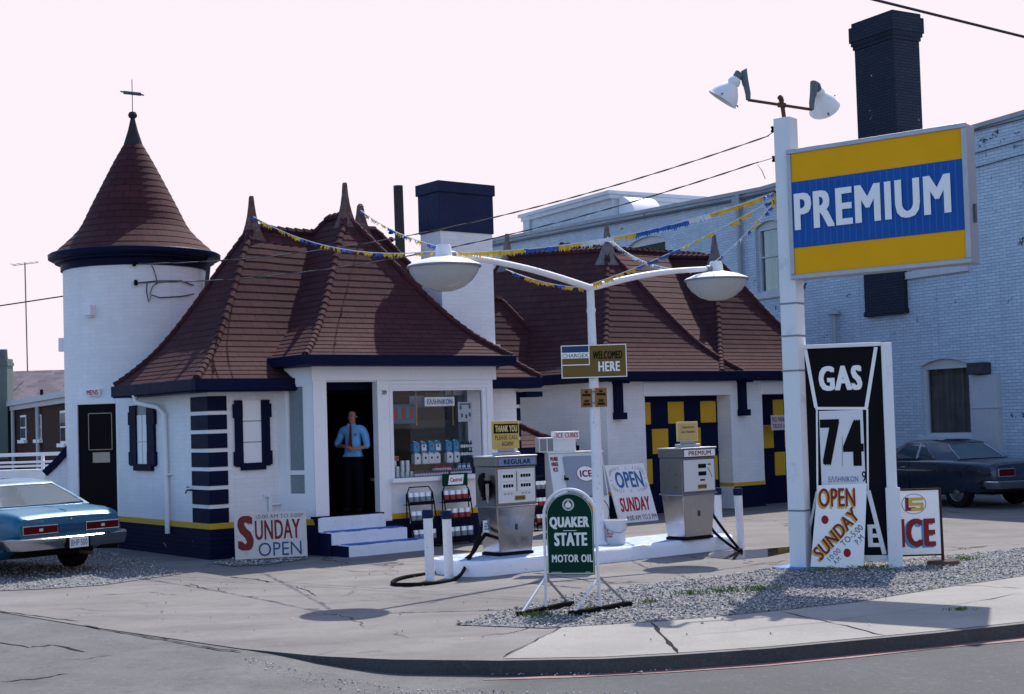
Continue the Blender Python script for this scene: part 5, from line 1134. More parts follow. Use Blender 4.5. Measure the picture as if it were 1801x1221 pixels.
# ICE sign on its post
Yi = 18.3; IQ = at(1659,996,Yi); ICS = thing('ice_sign','white framed ICE sign with LS emblem on a dark post right of the price sign','sign',Vector((IQ.x,Yi,0)),0)
def il(px,py): q = at(px,py,Yi); return q.x-IQ.x, q.z
xl,zt2 = il(1566,864); xr,zb2 = il(1655,974)
g = MB(); g.box(xl,xr,-.012,.012,zb2,zt2); b_ = g.build('board', PLAINWHITE, ICS)
g = MB(); g.box(xl-.02,xr+.012,-.02,.02,zt2,zt2+.022); g.box(xl-.02,xr,-.02,.02,zb2-.02,zb2); g.build('frame', P('rust_brown_frame',(.05,.022,.02),.6), ICS)
g = MB(); g.bar((xr+.012,0,zt2+.02),(.0,0,-.0),.035,.03); g.build('frame_post', P('rust_brown_frame'), ICS)
g = MB(); g.bar((xl+.05,0.02,zb2),(xl+.06,.02,-.0),.035,.03); g.build('frame_post', P('rust_brown_frame'), ICS)
g = MB(); g.lathe([(.20,0),(.205,.03),(.19,.065),(0,.07)],(0,0,0),n=24); g.build('base', P('brown_stone',(.10,.065,.055),.9,var=.3,bmp=.4), ICS, smooth=40)
def im(x,y): return il(1380+x/2.774,580+y/2.774)
(xc,zc) = im(629,850); g = MB(); g.disc(xc,zc,.158,.13,-.0145,n=40,hole=.95); em = g.build('emblem_ring', P('emblem_blue',(.03,.12,.28),.5), b_)
(a0,c0_),(a1,c1_) = im(588,884),im(622,818); g = MB(); g.box(a0,a0+.045,-.0165,-.0145,c0_,c1_); g.box(a0+.045,a1+.03,-.0165,-.0145,c0_,c0_+.045); g.build('emblem_letter', MAR, em)
(a0,c0_),(a1,c1_) = im(608,884),im(674,818); hz_ = (c1_-c0_); g = MB(); t5 = hz_*.22
g.box(a0,a1,-.0185,-.0166,c1_-t5,c1_); g.box(a0,a0+t5,-.0185,-.0166,c0_+hz_*.61,c1_-t5); g.box(a0,a1,-.0185,-.0166,c0_+hz_*.39,c0_+hz_*.61); g.box(a1-t5,a1,-.0185,-.0166,c0_+t5,c0_+hz_*.39); g.box(a0+.02,a1,-.0185,-.0166,c0_,c0_+t5); g.build('emblem_letter', P('board_yellow'), em)
for dx,mt,yy in ((-.028,P('letter_sky_blue',(.09,.27,.50),.5),-.0145),(.0,MAR,-.0165)):
    (a0,c0_),(a1,c1_) = im(562,1062),im(732,918); g = MB(); g.text('ICE',a0+dx,a1+dx,c0_+dx*.6,c1_+dx*.6,yy,bold=.06); g.build('lettering', mt, b_)

# motor oil kerb sign
A_, B_ = gp(958,1076), gp(1056,1074); B_.y = A_.y-.12; kd = (B_-A_); kd.z = 0; kw = kd.length; kd.normalize()
KS = thing('kerb_sign','arched dark green QUAKER STATE MOTOR OIL sign in a white tube frame on the gravel','sign',(A_+B_)/2,math.atan2(kd.y,kd.x))
hw_ = .275; g = MB(); zc = 1.00
pts = [(-hw_*1.03,0,.03),(-hw_,0,.45),(-hw_,0,zc-.02)]+[(-hw_*math.cos(i*math.pi/16),0,zc+hw_*math.sin(i*math.pi/16)) for i in range(1,16)]+[(hw_,0,zc-.02),(hw_*1.02,0,.5),(hw_*1.08,0,.03)]
g.tube(pts,.016,n=10); g.build('frame', P('frame_tube_white',(.66,.68,.72),.45,var=.08,dirt=.4,dcol=(.25,.2,.18),ds=14,dlo=.6), KS, smooth=50)
pw = .247; arc = [(pw*math.cos(i*math.pi/24),zc-.01+ (pw)*math.sin(i*math.pi/24)) for i in range(25)]
def arched(s,dz=0): return [(-pw*s,.385+dz),(pw*s,.385+dz)]+[(x*s,z if z<zc else zc-.01+(z-zc+.01)*s) for x,z in arc]
g = MB(); g.prism(arched(1.0),-.012,.012); b_ = g.build('panel', GREEN, KS)
g = MB(); o_,i_ = arched(.985,.006),arched(.955,.020); n = len(o_); g.add([(x,-.0135,z) for x,z in o_]+[(x,-.0135,z) for x,z in i_],[(i,(i+1)%n,n+(i+1)%n,n+i) for i in range(n)]); g.build('border', P('pale_green_line',(.36,.45,.40),.5), b_)
PGW = P('sign_pale_white',(.66,.72,.70),.5)
g = MB(); g.text('QUAKER',-.215,.205,.86,.99,-.0145,bold=.06); g.text('STATE',-.17,.18,.685,.825,-.0145,bold=.06); g.text('MOTOR OIL',-.20,.235,.515,.595,-.0145,bold=.045); g.box(-.07,.07,-.0145,-.0135,.842,.848); g.build('lettering', PGW, b_)
g = MB(); g.disc(-.01,1.115,.062,.062,-.0145,hole=.88); g.disc(-.01,1.115,.050,.050,-.0145,hole=.9); g.prism([(-.035,1.085),(.015,1.085),(.022,1.12),(-.01,1.155),(-.042,1.12)],-.016,-.0146); g.box(-.045,.025,-.017,-.0146,1.098,1.106); g.build('emblem', PGW, b_)
g = MB(); g.box(-.21,-.10,-.0145,-.0135,.410,.414); g.box(.15,.20,-.0145,-.0135,.410,.414); g.build('small_print', PGW, b_)
for sx,dy in ((-.275,0.0),(.29,.0)):
    a0, a1 = (gp(908,1086),gp(1000,1066)) if sx<0 else (gp(1003,1091),gp(1108,1072)); 
    inv = KS.matrix_basis.inverted() if False else (Matrix.Translation(KS.location) @ Matrix.Rotation(KS.rotation_euler.z,4,'Z')).inverted()
    l0,l1 = inv @ a0, inv @ a1; off = Vector((sx*1.03,0,0))-(l0+l1)/2; off.z = 0; l0 += off; l1 += off; l0.z = l1.z = .03
    g = MB(); g.bar(l0,l1,.075,.05); g.build('skid', P('black_iron_skid',(.012,.011,.011),.8,bmp=.3), KS)
    for e in (l0,l1):
        g = MB(); e2 = e.lerp((l0+l1)/2,.14); g.bar((sx*1.0,0,.36),(e2.x,e2.y,.05),.018); g.build('brace', P('frame_tube_white') if e is l0 else P('grey_brace',(.22,.23,.25),.6), KS)
# no parking sign on the second door
T = thing('no_parking_sign','small pinkish NO PARKING TRUCK AREA sign on the right garage door','sign',onp(1357,757,st(0,.8),VD),TH)
g = MB(); g.box(0,.62,-.01,.01,0,.33); b_ = g.build('board', P('pinkish_white',(.55,.46,.50),.6), T); g = MB(); g.text('NO PARKING',.03,.60,.18,.29,-.013,bold=.02); g.text('TRUCK AREA',.03,.60,.04,.14,-.013,bold=.02); g.build('lettering', P('sign_maroon'), b_)

# ================================================================== wires and bunting
def cat_(a,b_,sag,n=24):
    return [a.lerp(b_,i/n)-Vector((0,0,sag*4*(i/n)*(1-i/n))) for i in range(n+1)]
def wire(label,pts,r,twist=True,mt=None):
    g = MB()
    if twist:
        pts = [Vector(p) for p in pts]; L = []; M_ = []
        tot = 0
        for a,b_ in zip(pts,pts[1:]):
            k = max(1,int((b_-a).length/.12))
            for i in range(k):
                c = a.lerp(b_,i/k); ph = tot*9.0; L.append(c+Vector((0,math.cos(ph)*r*.6,math.sin(ph)*r*.6))); M_.append(c-Vector((0,math.cos(ph)*r*.6,math.sin(ph)*r*.6))); tot += (b_-a).length/k
        g.tube(L,r*.62,n=5); o = g.build('overhead_wire',mt or WIREPALE,smooth=60); h = MB(); h.tube(M_,r*.62,n=5); h.build('wire_strand',WIRE,o,smooth=60)
    else: g.tube(pts,r,n=6); o = g.build('overhead_wire',mt or WIRE,smooth=60)
    return tag(o,label,'wire')
TWr = lambda px,z: TC+tw(px,z,.06)
wire('upper twisted service wire from the sign pole to the round tower',cat_(at(1352,239,18.5),TWr(263,5.0),.42),.010); wire('lower twisted service wire from the sign pole to the round tower',cat_(at(1334,285,18.5),TWr(265,4.66),.40),.010)
wire('short tail of wire from the top insulator of the sign pole',[at(1366,228,18.4),at(1349,240,18.5)],.006,False); wire('short tail of wire from the middle insulator of the sign pole',[at(1366,276,18.4),at(1330,287,18.5),at(1340,300,18.5),at(1346,315,18.5)],.005,False)
wire('thick overhead cable crossing the top right corner of the sky',[at(-600,-560,10),at(400,-330,12),at(1100,-125,13.4),at(1440,-30,14),at(1535,-1,14.2),at(1660,30,14.5),at(1801,65,14.8),at(2000,112,15.3),at(3200,390,19)],.014,False)
wire('thin distant wire at the far left beside the tower',[at(-60,549,60),at(0,538,60),at(112,521,60),at(200,508,60)],.03,False)
PY_,PB_,PWh = P('pennant_yellow',(.66,.42,.04),.55), P('pennant_blue',(.03,.10,.36),.55), P('pennant_white',(.62,.66,.70),.55)
PEN = []
for k,mt in enumerate((PY_,PB_,PWh)):
    for v_ in range(2):
        me = bpy.data.meshes.new('pennant'); r2 = random.Random(k*7+v_)
        vs = [(-.075,0,0),(.075,0,0)]; fs = []; n = 5
        top = [(-.075+.15*i/n,0.004*(-1)**i,0) for i in range(n+1)]; bot = [(-.075+.15*(i+.5)/n+r2.uniform(-.01,.01),r2.uniform(-.03,.03),-r2.uniform(.06,.11)) for i in range(n)]
        vs = top+bot; fs = [(i,i+1,n+1+i) for i in range(n)]; mid = [(top[i+1][0],0.0,-.045) for i in range(n-1)]; m0 = len(vs); vs += mid
        fs += [(n+1+i,i+1,m0+i) for i in range(n-1)]+[(m0+i,i+1,n+2+i) for i in range(n-1)]
        me.from_pydata(vs,[],fs); me.materials.append(mt); PEN.append(me)
def bunting(label,a,b_,sag,pattern,gap=.16,step=1.0,scale=1.0):
    pts = cat_(a,b_,sag,40); L = [0]
    for p,q in zip(pts,pts[1:]): L.append(L[-1]+(q-p).length)
    g = MB(); g.tube([p-pts[0] for p in pts],.007,n=5); o = g.build('bunting',PWh,loc=pts[0]); tag(o,label,'bunting','pennant strings over the forecourt'); 
    d = .15; i = 0; r2 = random.Random(len(label))
    while d < L[-1]-.1 and i < 95:
        c = pattern[i%len(pattern)]; i += 1
        j = max(k for k in range(len(L)) if L[k]<=d); t_ = (d-L[j])/(L[j+1]-L[j]) if j+1<len(L) else 0; p = pts[j].lerp(pts[min(j+1,40)],t_); dr_ = pts[min(j+1,40)]-pts[j]
        if c != '.':
            e = bpy.data.objects.new('pennant',PEN['YBW'.index(c)*2+r2.randint(0,1)]); COL.objects.link(e); e.parent = o; e.location = p-pts[0]
            e.rotation_euler = (r2.uniform(-.9,.7),-math.atan2(dr_.z,math.hypot(dr_.x,dr_.y)),math.atan2(dr_.y,dr_.x)+r2.uniform(-.3,.3)); s_ = r2.uniform(.8,1.25)*scale; e.scale = (1.12,s_,s_)
        d += gap*step
pole_tie = at(1368,336,18.45); 
bunting('pennant string from the left roof finial down to the near lamp bowl',st(1.75,1.75,5.72),LAMP_L+Vector((0,0,.22)),.26,'BBYYYY..YY.YYYYBBBB.YYYYYBBB.YYYY',scale=.8)
bunting('pennant string from the rear office finial towards the near lamp',st(3.97,1.75,5.97),LAMP_L+Vector((.05,.05,.25)),.10,'BB.WYYW.BWYY.W.YYY.BBB',scale=.7)
bunting('long yellow and blue pennant string from the near lamp up to the sign pole',LAMP_L+Vector((0.1,0.1,.20)),pole_tie,.20,'YYYYYYBBBYYWWWYYBBBBBWWYYYYYBBB',.145,scale=.9)
bunting('pennant string from the sign pole down to the top of the lamp post',at(1370,345,18.45),q_ if False else LP.location+Vector((tx,0,topz+.02)),.08,'B.YY.YYYBBBBYYYYBB..WWBBB',.2,scale=.8)
bunting('sparse pennant string from the sign pole to the far lamp bowl',at(1369,348,18.45),LAMP_R+Vector((-.08,0,.24)),.05,'YBB.YYB.WW...B..W...',.2,scale=.7)
bunting('crumpled white pennant string from the garage finial to the far lamp',st(10.68,2.48,5.95),LAMP_R+Vector((-.30,-.15,.17)),.22,'WWWWYWWBWWWYWWWW',.11,scale=.7)
bunting('pennant string drooping below the left arm of the lamp post',at(890,474,18.9),LP.location+Vector((tx-.06,0,topz-.02)),.06,'BB.YYYYY.BYY.YYYB',.13,scale=.7)
g = MB(); 
T = thing('streamer_tails','yellow streamer ends hanging where the pennants tie to the sign pole','streamers',at(1362,340,18.42))
for k,(dx,l_) in enumerate(((-.04,.18),(0,.22),(.03,.16))):
    g = MB(); g.add([(dx-.012,0,0),(dx+.012,0,0),(dx+.03,.03,-l_),(dx+.008,.03,-l_)],[(0,1,2,3)]); g.build('tail', PY_, T)
# weeds
def weeds(px,py,label,s=1.0,nb=90):
    q = gp(px,py,.01); g = MB(); r2 = random.Random(px)
    for i in range(nb):
        a = r2.uniform(0,6.28); rr_ = abs(r2.gauss(0,.085))*s; x,y = rr_*math.cos(a)*1.9,rr_*math.sin(a); h = r2.uniform(.02,.05)*s; b2 = r2.uniform(0,6.28); dx,dy = math.cos(b2),math.sin(b2)
        g.add([(x-dy*.006,y+dx*.006,0),(x+dy*.006,y-dx*.006,0),(x+dx*h*.45+dy*.004,y+dy*h*.45-dx*.004,h*.8),(x+dx*h*.9,y+dy*h*.9,h)],[(0,1,2),(0,2,3)])
    o = g.build('weed_tuft',GRASS,loc=q); tag(o,label,'weed','weed tufts in the gravel')
for a in ((1213,1046,'green weed tuft in the gravel, nearest the bare patch left of centre',1.1),(1279,1041,'green weed tuft in the middle of the gravel strip',1.3),(1334,1038,'broad green weed tuft right of the middle one in the gravel',1.4),(1140,1060,'small weed tuft near the end of the kerb sign skid',.8),(1440,1005,'weed tuft at the foot of the leaning OPEN SUNDAY board',1.1),(1515,1001,'weed tuft below the price sign frame',1.2),(1560,1004,'small weed tuft by the foot of the price sign post',.7),(1697,985,'bright weed tuft right of the ICE sign base',1.0),(948,1084,'flat weed patch under the kerb sign',1.2),(1688,1072,'dry weed sprouting from the pavement joint',.6)): weeds(*a)

# ================================================================== goods in the shop window
def wu(px,py,v=-.45): q = onp(px,py,st(0,v),VD)-CORNER; return q.dot(UD), q.z
def wplace(o,u,v,z): o.location = st(u,v,z); o.rotation_euler.z = TH; return o
JUGB,JUGW,JUGL = P('jug_blue',(.05,.27,.50),.35,var=.1), P('jug_white',(.80,.84,.88),.4,var=.05), P('jug_label',(.88,.88,.88),.5)
def mkjug(label,group,body,lab,tall=.2):
    o = thing('antifreeze_jug',label,'jug',(0,0,0),0,group); g = MB(); w2,d2 = .062,.05
    g.add([(sx*w2*k,sy*d2*k,z) for k,z in ((.96,0),(1,.012),(1,tall*.74),(.72,tall*.9),(.35,tall*.93)) for sx,sy in ((-1,-1),(1,-1),(1,1),(-1,1))],[(j*4+i,j*4+(i+1)%4,j*4+4+(i+1)%4,j*4+4+i) for j in range(4) for i in range(4)]+[(3,2,1,0),(16,17,18,19)])
    b_ = g.build('body',body,o,smooth=35); g = MB(); g.lathe([(.022,tall*.92),(.022,tall),(0,tall)],(-.02,0,0),n=10,cap=False); g.build('cap',PLAINWHITE,b_)
    g = MB(); g.tube([(.0,0,tall*.93),(.03,0,tall*.97),(.055,0,tall*.88),(.058,0,tall*.7)],.009,n=6); g.build('handle',body,b_)
    g = MB(); g.box(-.046,.046,-d2-.003,-d2-.0005,tall*.12,tall*.66); lb = g.build('label_patch',lab,b_); g = MB(); g.box(-.018,.014,-d2-.005,-d2-.0032,tall*.42,tall*.60); g.build('emblem',BLACK if lab is JUGL else RED,lb); return o
g = MB(); g.box(-.50,.50,-.07,.09,0,.20); T = g.build('carton',P('brown_cardboard',(.16,.10,.06),.8,var=.1),loc=st(3.87,-.33,1.127),rz=TH,bevel=.004); tag(T,'brown cardboard carton carrying the jugs in the shop window','box'); g = MB(); g.box(-.5,.5,-.002,.002,.09,.11); 
j1 = None
for i,px in enumerate((732,746,757,767,789,802)):
    u,_ = wu(px,815,-.33)
    if j1 is None: o = j1 = mkjug('white-labelled blue jug with black emblem, lower row on the carton in the shop window','jugs in the window, lower row',JUGW,JUGL,.20)
    else: o = copy_tree(j1)
    wplace(o,u,-.33,1.33)
j2 = None
for i,px in enumerate((730,743,757,768,787,800)):
    u,_ = wu(px,793,-.33)
    if i in (1,3): o = wplace(mkjug('jug with a big white label, among the blue jugs of the top row','white-labelled jugs in the top row',JUGB,P('jug_label'),.19),u,-.33,1.532); continue
    if j2 is None: o = j2 = mkjug('plain blue jug in the top row of jugs in the shop window','blue jugs in the top row',JUGB,P('jug_blue2',(.08,.36,.58),.4),.19)
    else: o = copy_tree(j2)
    wplace(o,u,-.33,1.532)
src = None
for row,(pxs_,z) in enumerate((((691,699,707.5,716,724),1.128),((691,699,708,717),1.222),((694,708,717),1.316))):
    src = None
    for px in pxs_:
        u,_ = wu(px,835,-.50)
        if src is None: o = src = mkcan('window_can',.036,.092,(CANW,P('can_label_pale',(.70,.80,.88),.4)),'can','white can in the %s row of the stack at the left of the shop window'%('bottom','middle','top')[row],'white cans in the window, %s row'%('bottom','middle','top')[row])
        else: o = copy_tree(src)
        wplace(o,u,-.50,z)
def mkbottle(label,group,body,capm,r=.022,h=.105):
    o = thing('small_bottle',label,'bottle',(0,0,0),0,group); g = MB(); g.lathe([(r,0),(r,h*.62),(r*.5,h*.78),(r*.45,h*.86)],n=10); b_ = g.build('body',body,o,smooth=40); g = MB(); g.lathe([(r*.55,h*.84),(r*.55,h),(0,h)],n=8,cap=False); g.build('cap',capm,b_)
    g = MB(); g.lathe([(r*1.03,h*.12),(r*1.03,h*.5)],n=10,cap=False); g.build('label_band',PLAINWHITE,b_); return o
BP_ = P('bottle_plum',(.22,.16,.26),.3); BR_ = P('bottle_red',(.6,.05,.10),.3); BG_ = P('bottle_green',(.02,.06,.045),.25)
src = None
for row,(pxs_,z) in enumerate((((806,813,820,827),1.128),((809,817,825),1.222))):
    src = None
    for px in pxs_:
        u,_ = wu(px,833,-.47)
        if src is None: o = src = mkcan('window_can',.034,.092,(P('can_blue',(.10,.30,.55),.35),JUGL),'can','blue and white can in the %s row at the right of the shop window'%('bottom','top')[row],'blue cans in the window, %s row'%('bottom','top')[row])
        else: o = copy_tree(src)
        wplace(o,u,-.45,z)
src = None
for i in range(13):
    u,_ = wu(731+i*4.6,836,-.60)
    if src is None: o = src = mkbottle('small dark bottle in the front row along the window sill','dark bottles along the sill',BP_,GREY)
    else: o = copy_tree(src)
    wplace(o,u,-.60,1.127)
src = None
for i in range(9):
    u,_ = wu(794+i*4.2,834,-.58)
    if src is None: o = src = mkbottle('white-capped bottle in the front row at the right of the sill','white-capped bottles along the sill',BP_,PLAINWHITE)
    else: o = copy_tree(src)
    wplace(o,u,-.58,1.127)
src = None
g = MB(); g.box(-.19,.19,-.05,.05,0,.07); T = g.build('carton',P('brown_cardboard'),loc=st(wu(776,826,-.50)[0],-.50,1.127),rz=TH,bevel=.003); tag(T,'low brown carton under the red bottles in the shop window','box')
for k in range(2):
    for i in range(7):
        u,_ = wu(764+i*4.2,820,-.50)
        if src is None: o = src = mkbottle('small red bottle in the cluster at the middle of the window','red bottles on the low carton',BR_,P('can_red'),.021,.105)
        else: o = copy_tree(src)
        wplace(o,u,-.525+.05*k,1.20)
src = None
g = MB(); g.box(-.13,.13,-.06,.06,0,.30); T = g.build('display_block',P('dark_display',(.03,.03,.035),.7),loc=st(4.66,-.40,1.127),rz=TH); tag(T,'dark display block under the green bottles at the right of the window','stand')
for row in range(2):
    for i in range(5):
        u = 4.55+i*.052
        if src is None: o = src = mkbottle('dark green bottle stacked at the right end of the shop window','green bottles at the right of the window',BG_,P('bottle_green'),.023,.13)
        else: o = copy_tree(src)
        wplace(o,u,-.40,1.43+.135*row)
T = thing('can_box','small orange box on top of the white cans in the window','box',st(wu(691,807,-.5)[0]+.02,-.50,1.412),TH); g = MB(); g.box(-.06,.07,-.04,.04,0,.075); b_ = g.build('carton',P('orange_box',(.50,.25,.10),.6),T); g = MB(); g.disc(-.025,.038,.026,.026,-.042); g.disc(.035,.038,.026,.026,-.042); g.build('emblem',P('dull_red',(.30,.05,.03),.5),b_)
def poster(name,label,px0,px1,py0,py1,v,mt,fn=None):
    (u0,z0),(u1,z1) = wu(px0,py1,v),wu(px1,py0,v); T = thing(name,label,'sign',st(u0,v,z0),TH); g = MB(); g.box(0,u1-u0,-.003,.003,0,z1-z0); b_ = g.build('sheet',mt,T)
    if fn: fn(b_,u1-u0,z1-z0)
def f1(b_,w,h): g = MB(); g.text('EΛΛHNIKON',w*.08,w*.92,h*.2,h*.8,-.006,bold=.03); g.build('lettering',P('sign_ink_blue2',(.02,.10,.30),.5),b_)
poster('greek_sign','white EΛΛHNIKON sign hanging in the shop window','747 '.strip() and 747,799,698,715,-.64,PLAINWHITE,f1)
def f2(b_,w,h):
    g = MB(); g.box(w*.1,w*.9,-.005,-.0035,h*.86,h*.93)
    for x,z in ((.12,.62),(.75,.66),(.2,.22),(.5,.16),(.75,.25)): g.box(w*x,w*(x+.13),-.005,-.0035,h*z,h*(z+.2))
    g.build('print',DGREY,b_)
poster('window_poster','white poster with dark figures at the right of the shop window',806,830,707,742,-.64,P('poster_white',(.55,.58,.60),.6),f2)
def f3(b_,w,h):
    for i in range(5):
        g = MB(); g.box(w*(.08+.17*i),w*(.19+.17*i),-.006,-.0035,h*.25,h*.85); g.build('print',(RED,P('teal',(.03,.22,.26),.5))[i%2],b_)
poster('price_card','dim blue and red price card inside the shop at the left of the window',690,731,711,746,-.30,P('card_blue',(.06,.12,.22),.6),f3)
def f4(b_,w,h): g = MB(); g.text('SPECIALS',0.02,w*.98,h*.1,h*.9,-.006,bold=.02); g.build('lettering',P('dim_gold',(.20,.13,.05),.6),b_)
poster('shelf_strip','dim dark strip sign inside the shop behind the Greek sign',735,786,716,740,-.2,P('dark_strip',(.025,.02,.02),.8))
for px in (733.5,798):
    (u0,z0),(u1,z1) = wu(px-1,748,-.55),wu(px+1,686,-.55); o = MB().box(-.012,.012,-.006,.006,0,z1-z0).build('hanging_rod',P('brass_rod',(.34,.20,.06),.5),loc=st(u0,-.55,z0),rz=TH); tag(o,'thin brass coloured rod hanging inside the window, %s of the Greek sign'%('left' if px<750 else 'right'),'rod')

# ================================================================== the attendant in the doorway
def skinmesh(name, nodes, edges, mt, parent=None, sub=2, root=0):
    names = list(nodes); idx = {k:i for i,k in enumerate(names)}
    me = bpy.data.meshes.new(name); me.from_pydata([nodes[k][0] for k in names],[(idx[a],idx[b]) for a,b in edges],[]); me.materials.append(mt)
    o = bpy.data.objects.new(name,me); COL.objects.link(o); o.modifiers.new('skin','SKIN'); me.skin_vertices.new() if hasattr(me.skin_vertices,'new') and not me.skin_vertices else None
    if not me.skin_vertices:
        bpy.context.view_layer.objects.active = o; bpy.ops.mesh.customdata_skin_add()
    for i,k in enumerate(names):
        r = nodes[k][1]; sv = me.skin_vertices[0].data[i]; sv.radius = r if isinstance(r,tuple) else (r,r); sv.use_root = (i==root)
    s_ = o.modifiers.new('sub','SUBSURF'); s_.levels = sub; s_.render_levels = sub
    o.modifiers['skin'].use_smooth_shade = True
    if parent: o.parent = parent
    return o
mq = st(2.39,-.36,.60)
nd = {'pelvis':((0,0,.92),(.12,.09)),'waist':((0,0,1.06),(.115,.085)),'chest':((0,.01,1.25),(.13,.09)),'upper':((0,.01,1.36),(.10,.07)),'neck':((.005,-.005,1.44),.050),'jaw':((.0,-.022,1.495),(.060,.066)),'face':((0,-.018,1.555),(.070,.082)),'brow':((0,-.008,1.61),(.069,.082)),'crown':((0,.0,1.65),(.05,.06))}
ed = [('pelvis','waist'),('waist','chest'),('chest','upper'),('upper','neck'),('neck','jaw'),('jaw','face'),('face','brow'),('brow','crown')]
for s_,el_,wr in ((-1,(-.285,.0,1.10),(-.06,-.19,1.075)),(1,(.235,.03,1.07),(.15,-.17,1.04))):
    k = 'L' if s_<0 else 'R'
    nd[k+'sh'] = ((s_*.165,.01,1.355),.058); nd[k+'el'] = (el_,.040); nd[k+'wr'] = (wr,.026); d = (Vector((.04*s_*-1+.0,-.25,1.03))-Vector(wr)).normalized(); 
    pm = Vector(wr)+Vector((-s_*.045,-.03,-.008)); nd[k+'pm'] = (tuple(pm),(.030,.018)); ed += [('upper',k+'sh'),(k+'sh',k+'el'),(k+'el',k+'wr'),(k+'wr',k+'pm')]
    for f,(dz,ln) in enumerate(((.022,.062),(.008,.070),(-.006,.066),(-.020,.050))):
        a = pm+Vector((-s_*.030,-.012,dz)); b2 = a+Vector((-s_*ln*.5,-.006,-.014)); c = b2+Vector((-s_*ln*.30,.02,-.018)); nd[k+'f%da'%f] = (tuple(a),.0095); nd[k+'f%db'%f] = (tuple(b2),.0088); nd[k+'f%dc'%f] = (tuple(c),.0075); ed += [(k+'pm',k+'f%da'%f),(k+'f%da'%f,k+'f%db'%f),(k+'f%db'%f,k+'f%dc'%f)]
    a = Vector(wr)+Vector((-s_*.03,-.03,.024)); b2 = a+Vector((-s_*.03,-.015,.012)); nd[k+'ta'] = (tuple(a),.011); nd[k+'tb'] = (tuple(b2),.009); ed += [(k+'wr',k+'ta'),(k+'ta',k+'tb')]
    nd[k+'hip'] = ((s_*.085,0,.86),.085); nd[k+'kn'] = ((s_*.10,-.015,.48),.055); nd[k+'an'] = ((s_*.105,.01,.08),.036); ed += [('pelvis',k+'hip'),(k+'hip',k+'kn'),(k+'kn',k+'an')]
MAN = skinmesh('person',nd,ed,SKIN); MAN.location = mq; MAN.rotation_euler.z = TH-R(38)+R(-16); tag(MAN,'man in a light blue shirt and rust-red tie standing in the dark doorway','person')
sn = {'hem':((0,0,.93),(.145,.11)),'waist':((0,0,1.04),(.150,.112)),'chest':((0,.01,1.24),(.165,.115)),'upper':((0,.012,1.355),(.125,.085)),'col':((.003,.0,1.43),.060)}; se = [('hem','waist'),('waist','chest'),('chest','upper'),('upper','col')]
for s_,el_,fa in ((-1,(-.287,.0,1.105),(-.225,-.06,1.09)),(1,(.238,.03,1.075),(.218,-.03,1.06))):
    k = 'L' if s_<0 else 'R'; nd_ = {k+'sh':((s_*.175,.012,1.355),.075),k+'mid':((s_*.225,.005,1.22),.066),k+'el':(el_,.060),k+'fa':(fa,.054)}; sn.update(nd_); se += [('upper',k+'sh'),(k+'sh',k+'mid'),(k+'mid',k+'el'),(k+'el',k+'fa')]
skinmesh('shirt',sn,se,SHIRT,MAN,root=1)
tn = {'belt':((0,0,.98),(.138,.104)),'pel':((0,0,.90),(.142,.108))}; te = [('belt','pel')]
for s_ in (-1,1):
    k = 'L' if s_<0 else 'R'; tn.update({k+'hip':((s_*.085,0,.82),.098),k+'kn':((s_*.10,-.012,.48),.076),k+'an':((s_*.108,.008,.045),.074)}); te += [('pel',k+'hip'),(k+'hip',k+'kn'),(k+'kn',k+'an')]
skinmesh('trousers',tn,te,TROUSERS,MAN,root=1)
g = MB(); g.prism([(-.018,1.425),(-.012,1.395),(-.045,1.06),(-.012,1.01),(.03,1.06),(.014,1.395),(.022,1.425)],-.140,-.128); 
for i in range(len(g.v)): x,y,z = g.v[i]; g.v[i] = (x+.012*(1.43-z)/.4, y+ (.055*max(0,(z-1.25))/.18), z)
g.build('tie',TIE,MAN)
g = MB(); g.prism([(-.075,1.405),(-.012,1.375),(-.01,1.43),(-.05,1.455)],-.085,-.06); g.prism([(.012,1.375),(.075,1.405),(.055,1.455),(.012,1.43)],-.085,-.06); g.build('collar',SHIRT,MAN,bevel=.004)
hn_ = {'a':((0,.012,1.668),(.072,.086)),'b':((0,.045,1.61),(.082,.066)),'c':((0,.055,1.53),(.064,.045))}; skinmesh('hair',hn_,[('a','b'),('b','c')],HAIR,MAN)
for s_ in (-1,1):
    g = MB(); g.lathe([(0,-.006),(.010,0),(0,.006)],(s_*.027,-.096,1.565),n=8,cap=False); g.build('eye',BLACK,MAN); g = MB(); g.bar((s_*.013,-.100,1.585),(s_*.045,-.092,1.585),.012,.008); g.build('eyebrow',HAIR,MAN)
    skinmesh('ear',{'a':((s_*.072,.005,1.575),(.008,.014)),'b':((s_*.077,.008,1.545),(.009,.015))},[('a','b')],SKIN,MAN,1)
skinmesh('nose',{'a':((0,-.096,1.575),(.008,.008)),'b':((0,-.108,1.545),(.013,.012))},[('a','b')],SKIN,MAN,1)
g = MB(); g.box(-.025,.025,-.094,-.085,1.508,1.515); g.build('mouth',P('lip',(.22,.07,.06),.6),MAN)
for s_ in (-1,1): skinmesh('shoe',{'a':((s_*.105,.03,.055),(.052,.05)),'b':((s_*.118,-.10,.04),(.045,.035)),'c':((s_*.128,-.18,.03),(.038,.024))},[('a','b'),('b','c')],BLACK,MAN,1)
g = MB(); g.prism([(.07,1.25),(.11,1.25),(.115,1.275),(.09,1.29),(.065,1.275)],-.118,-.112); g.build('badge',GOLD,MAN)

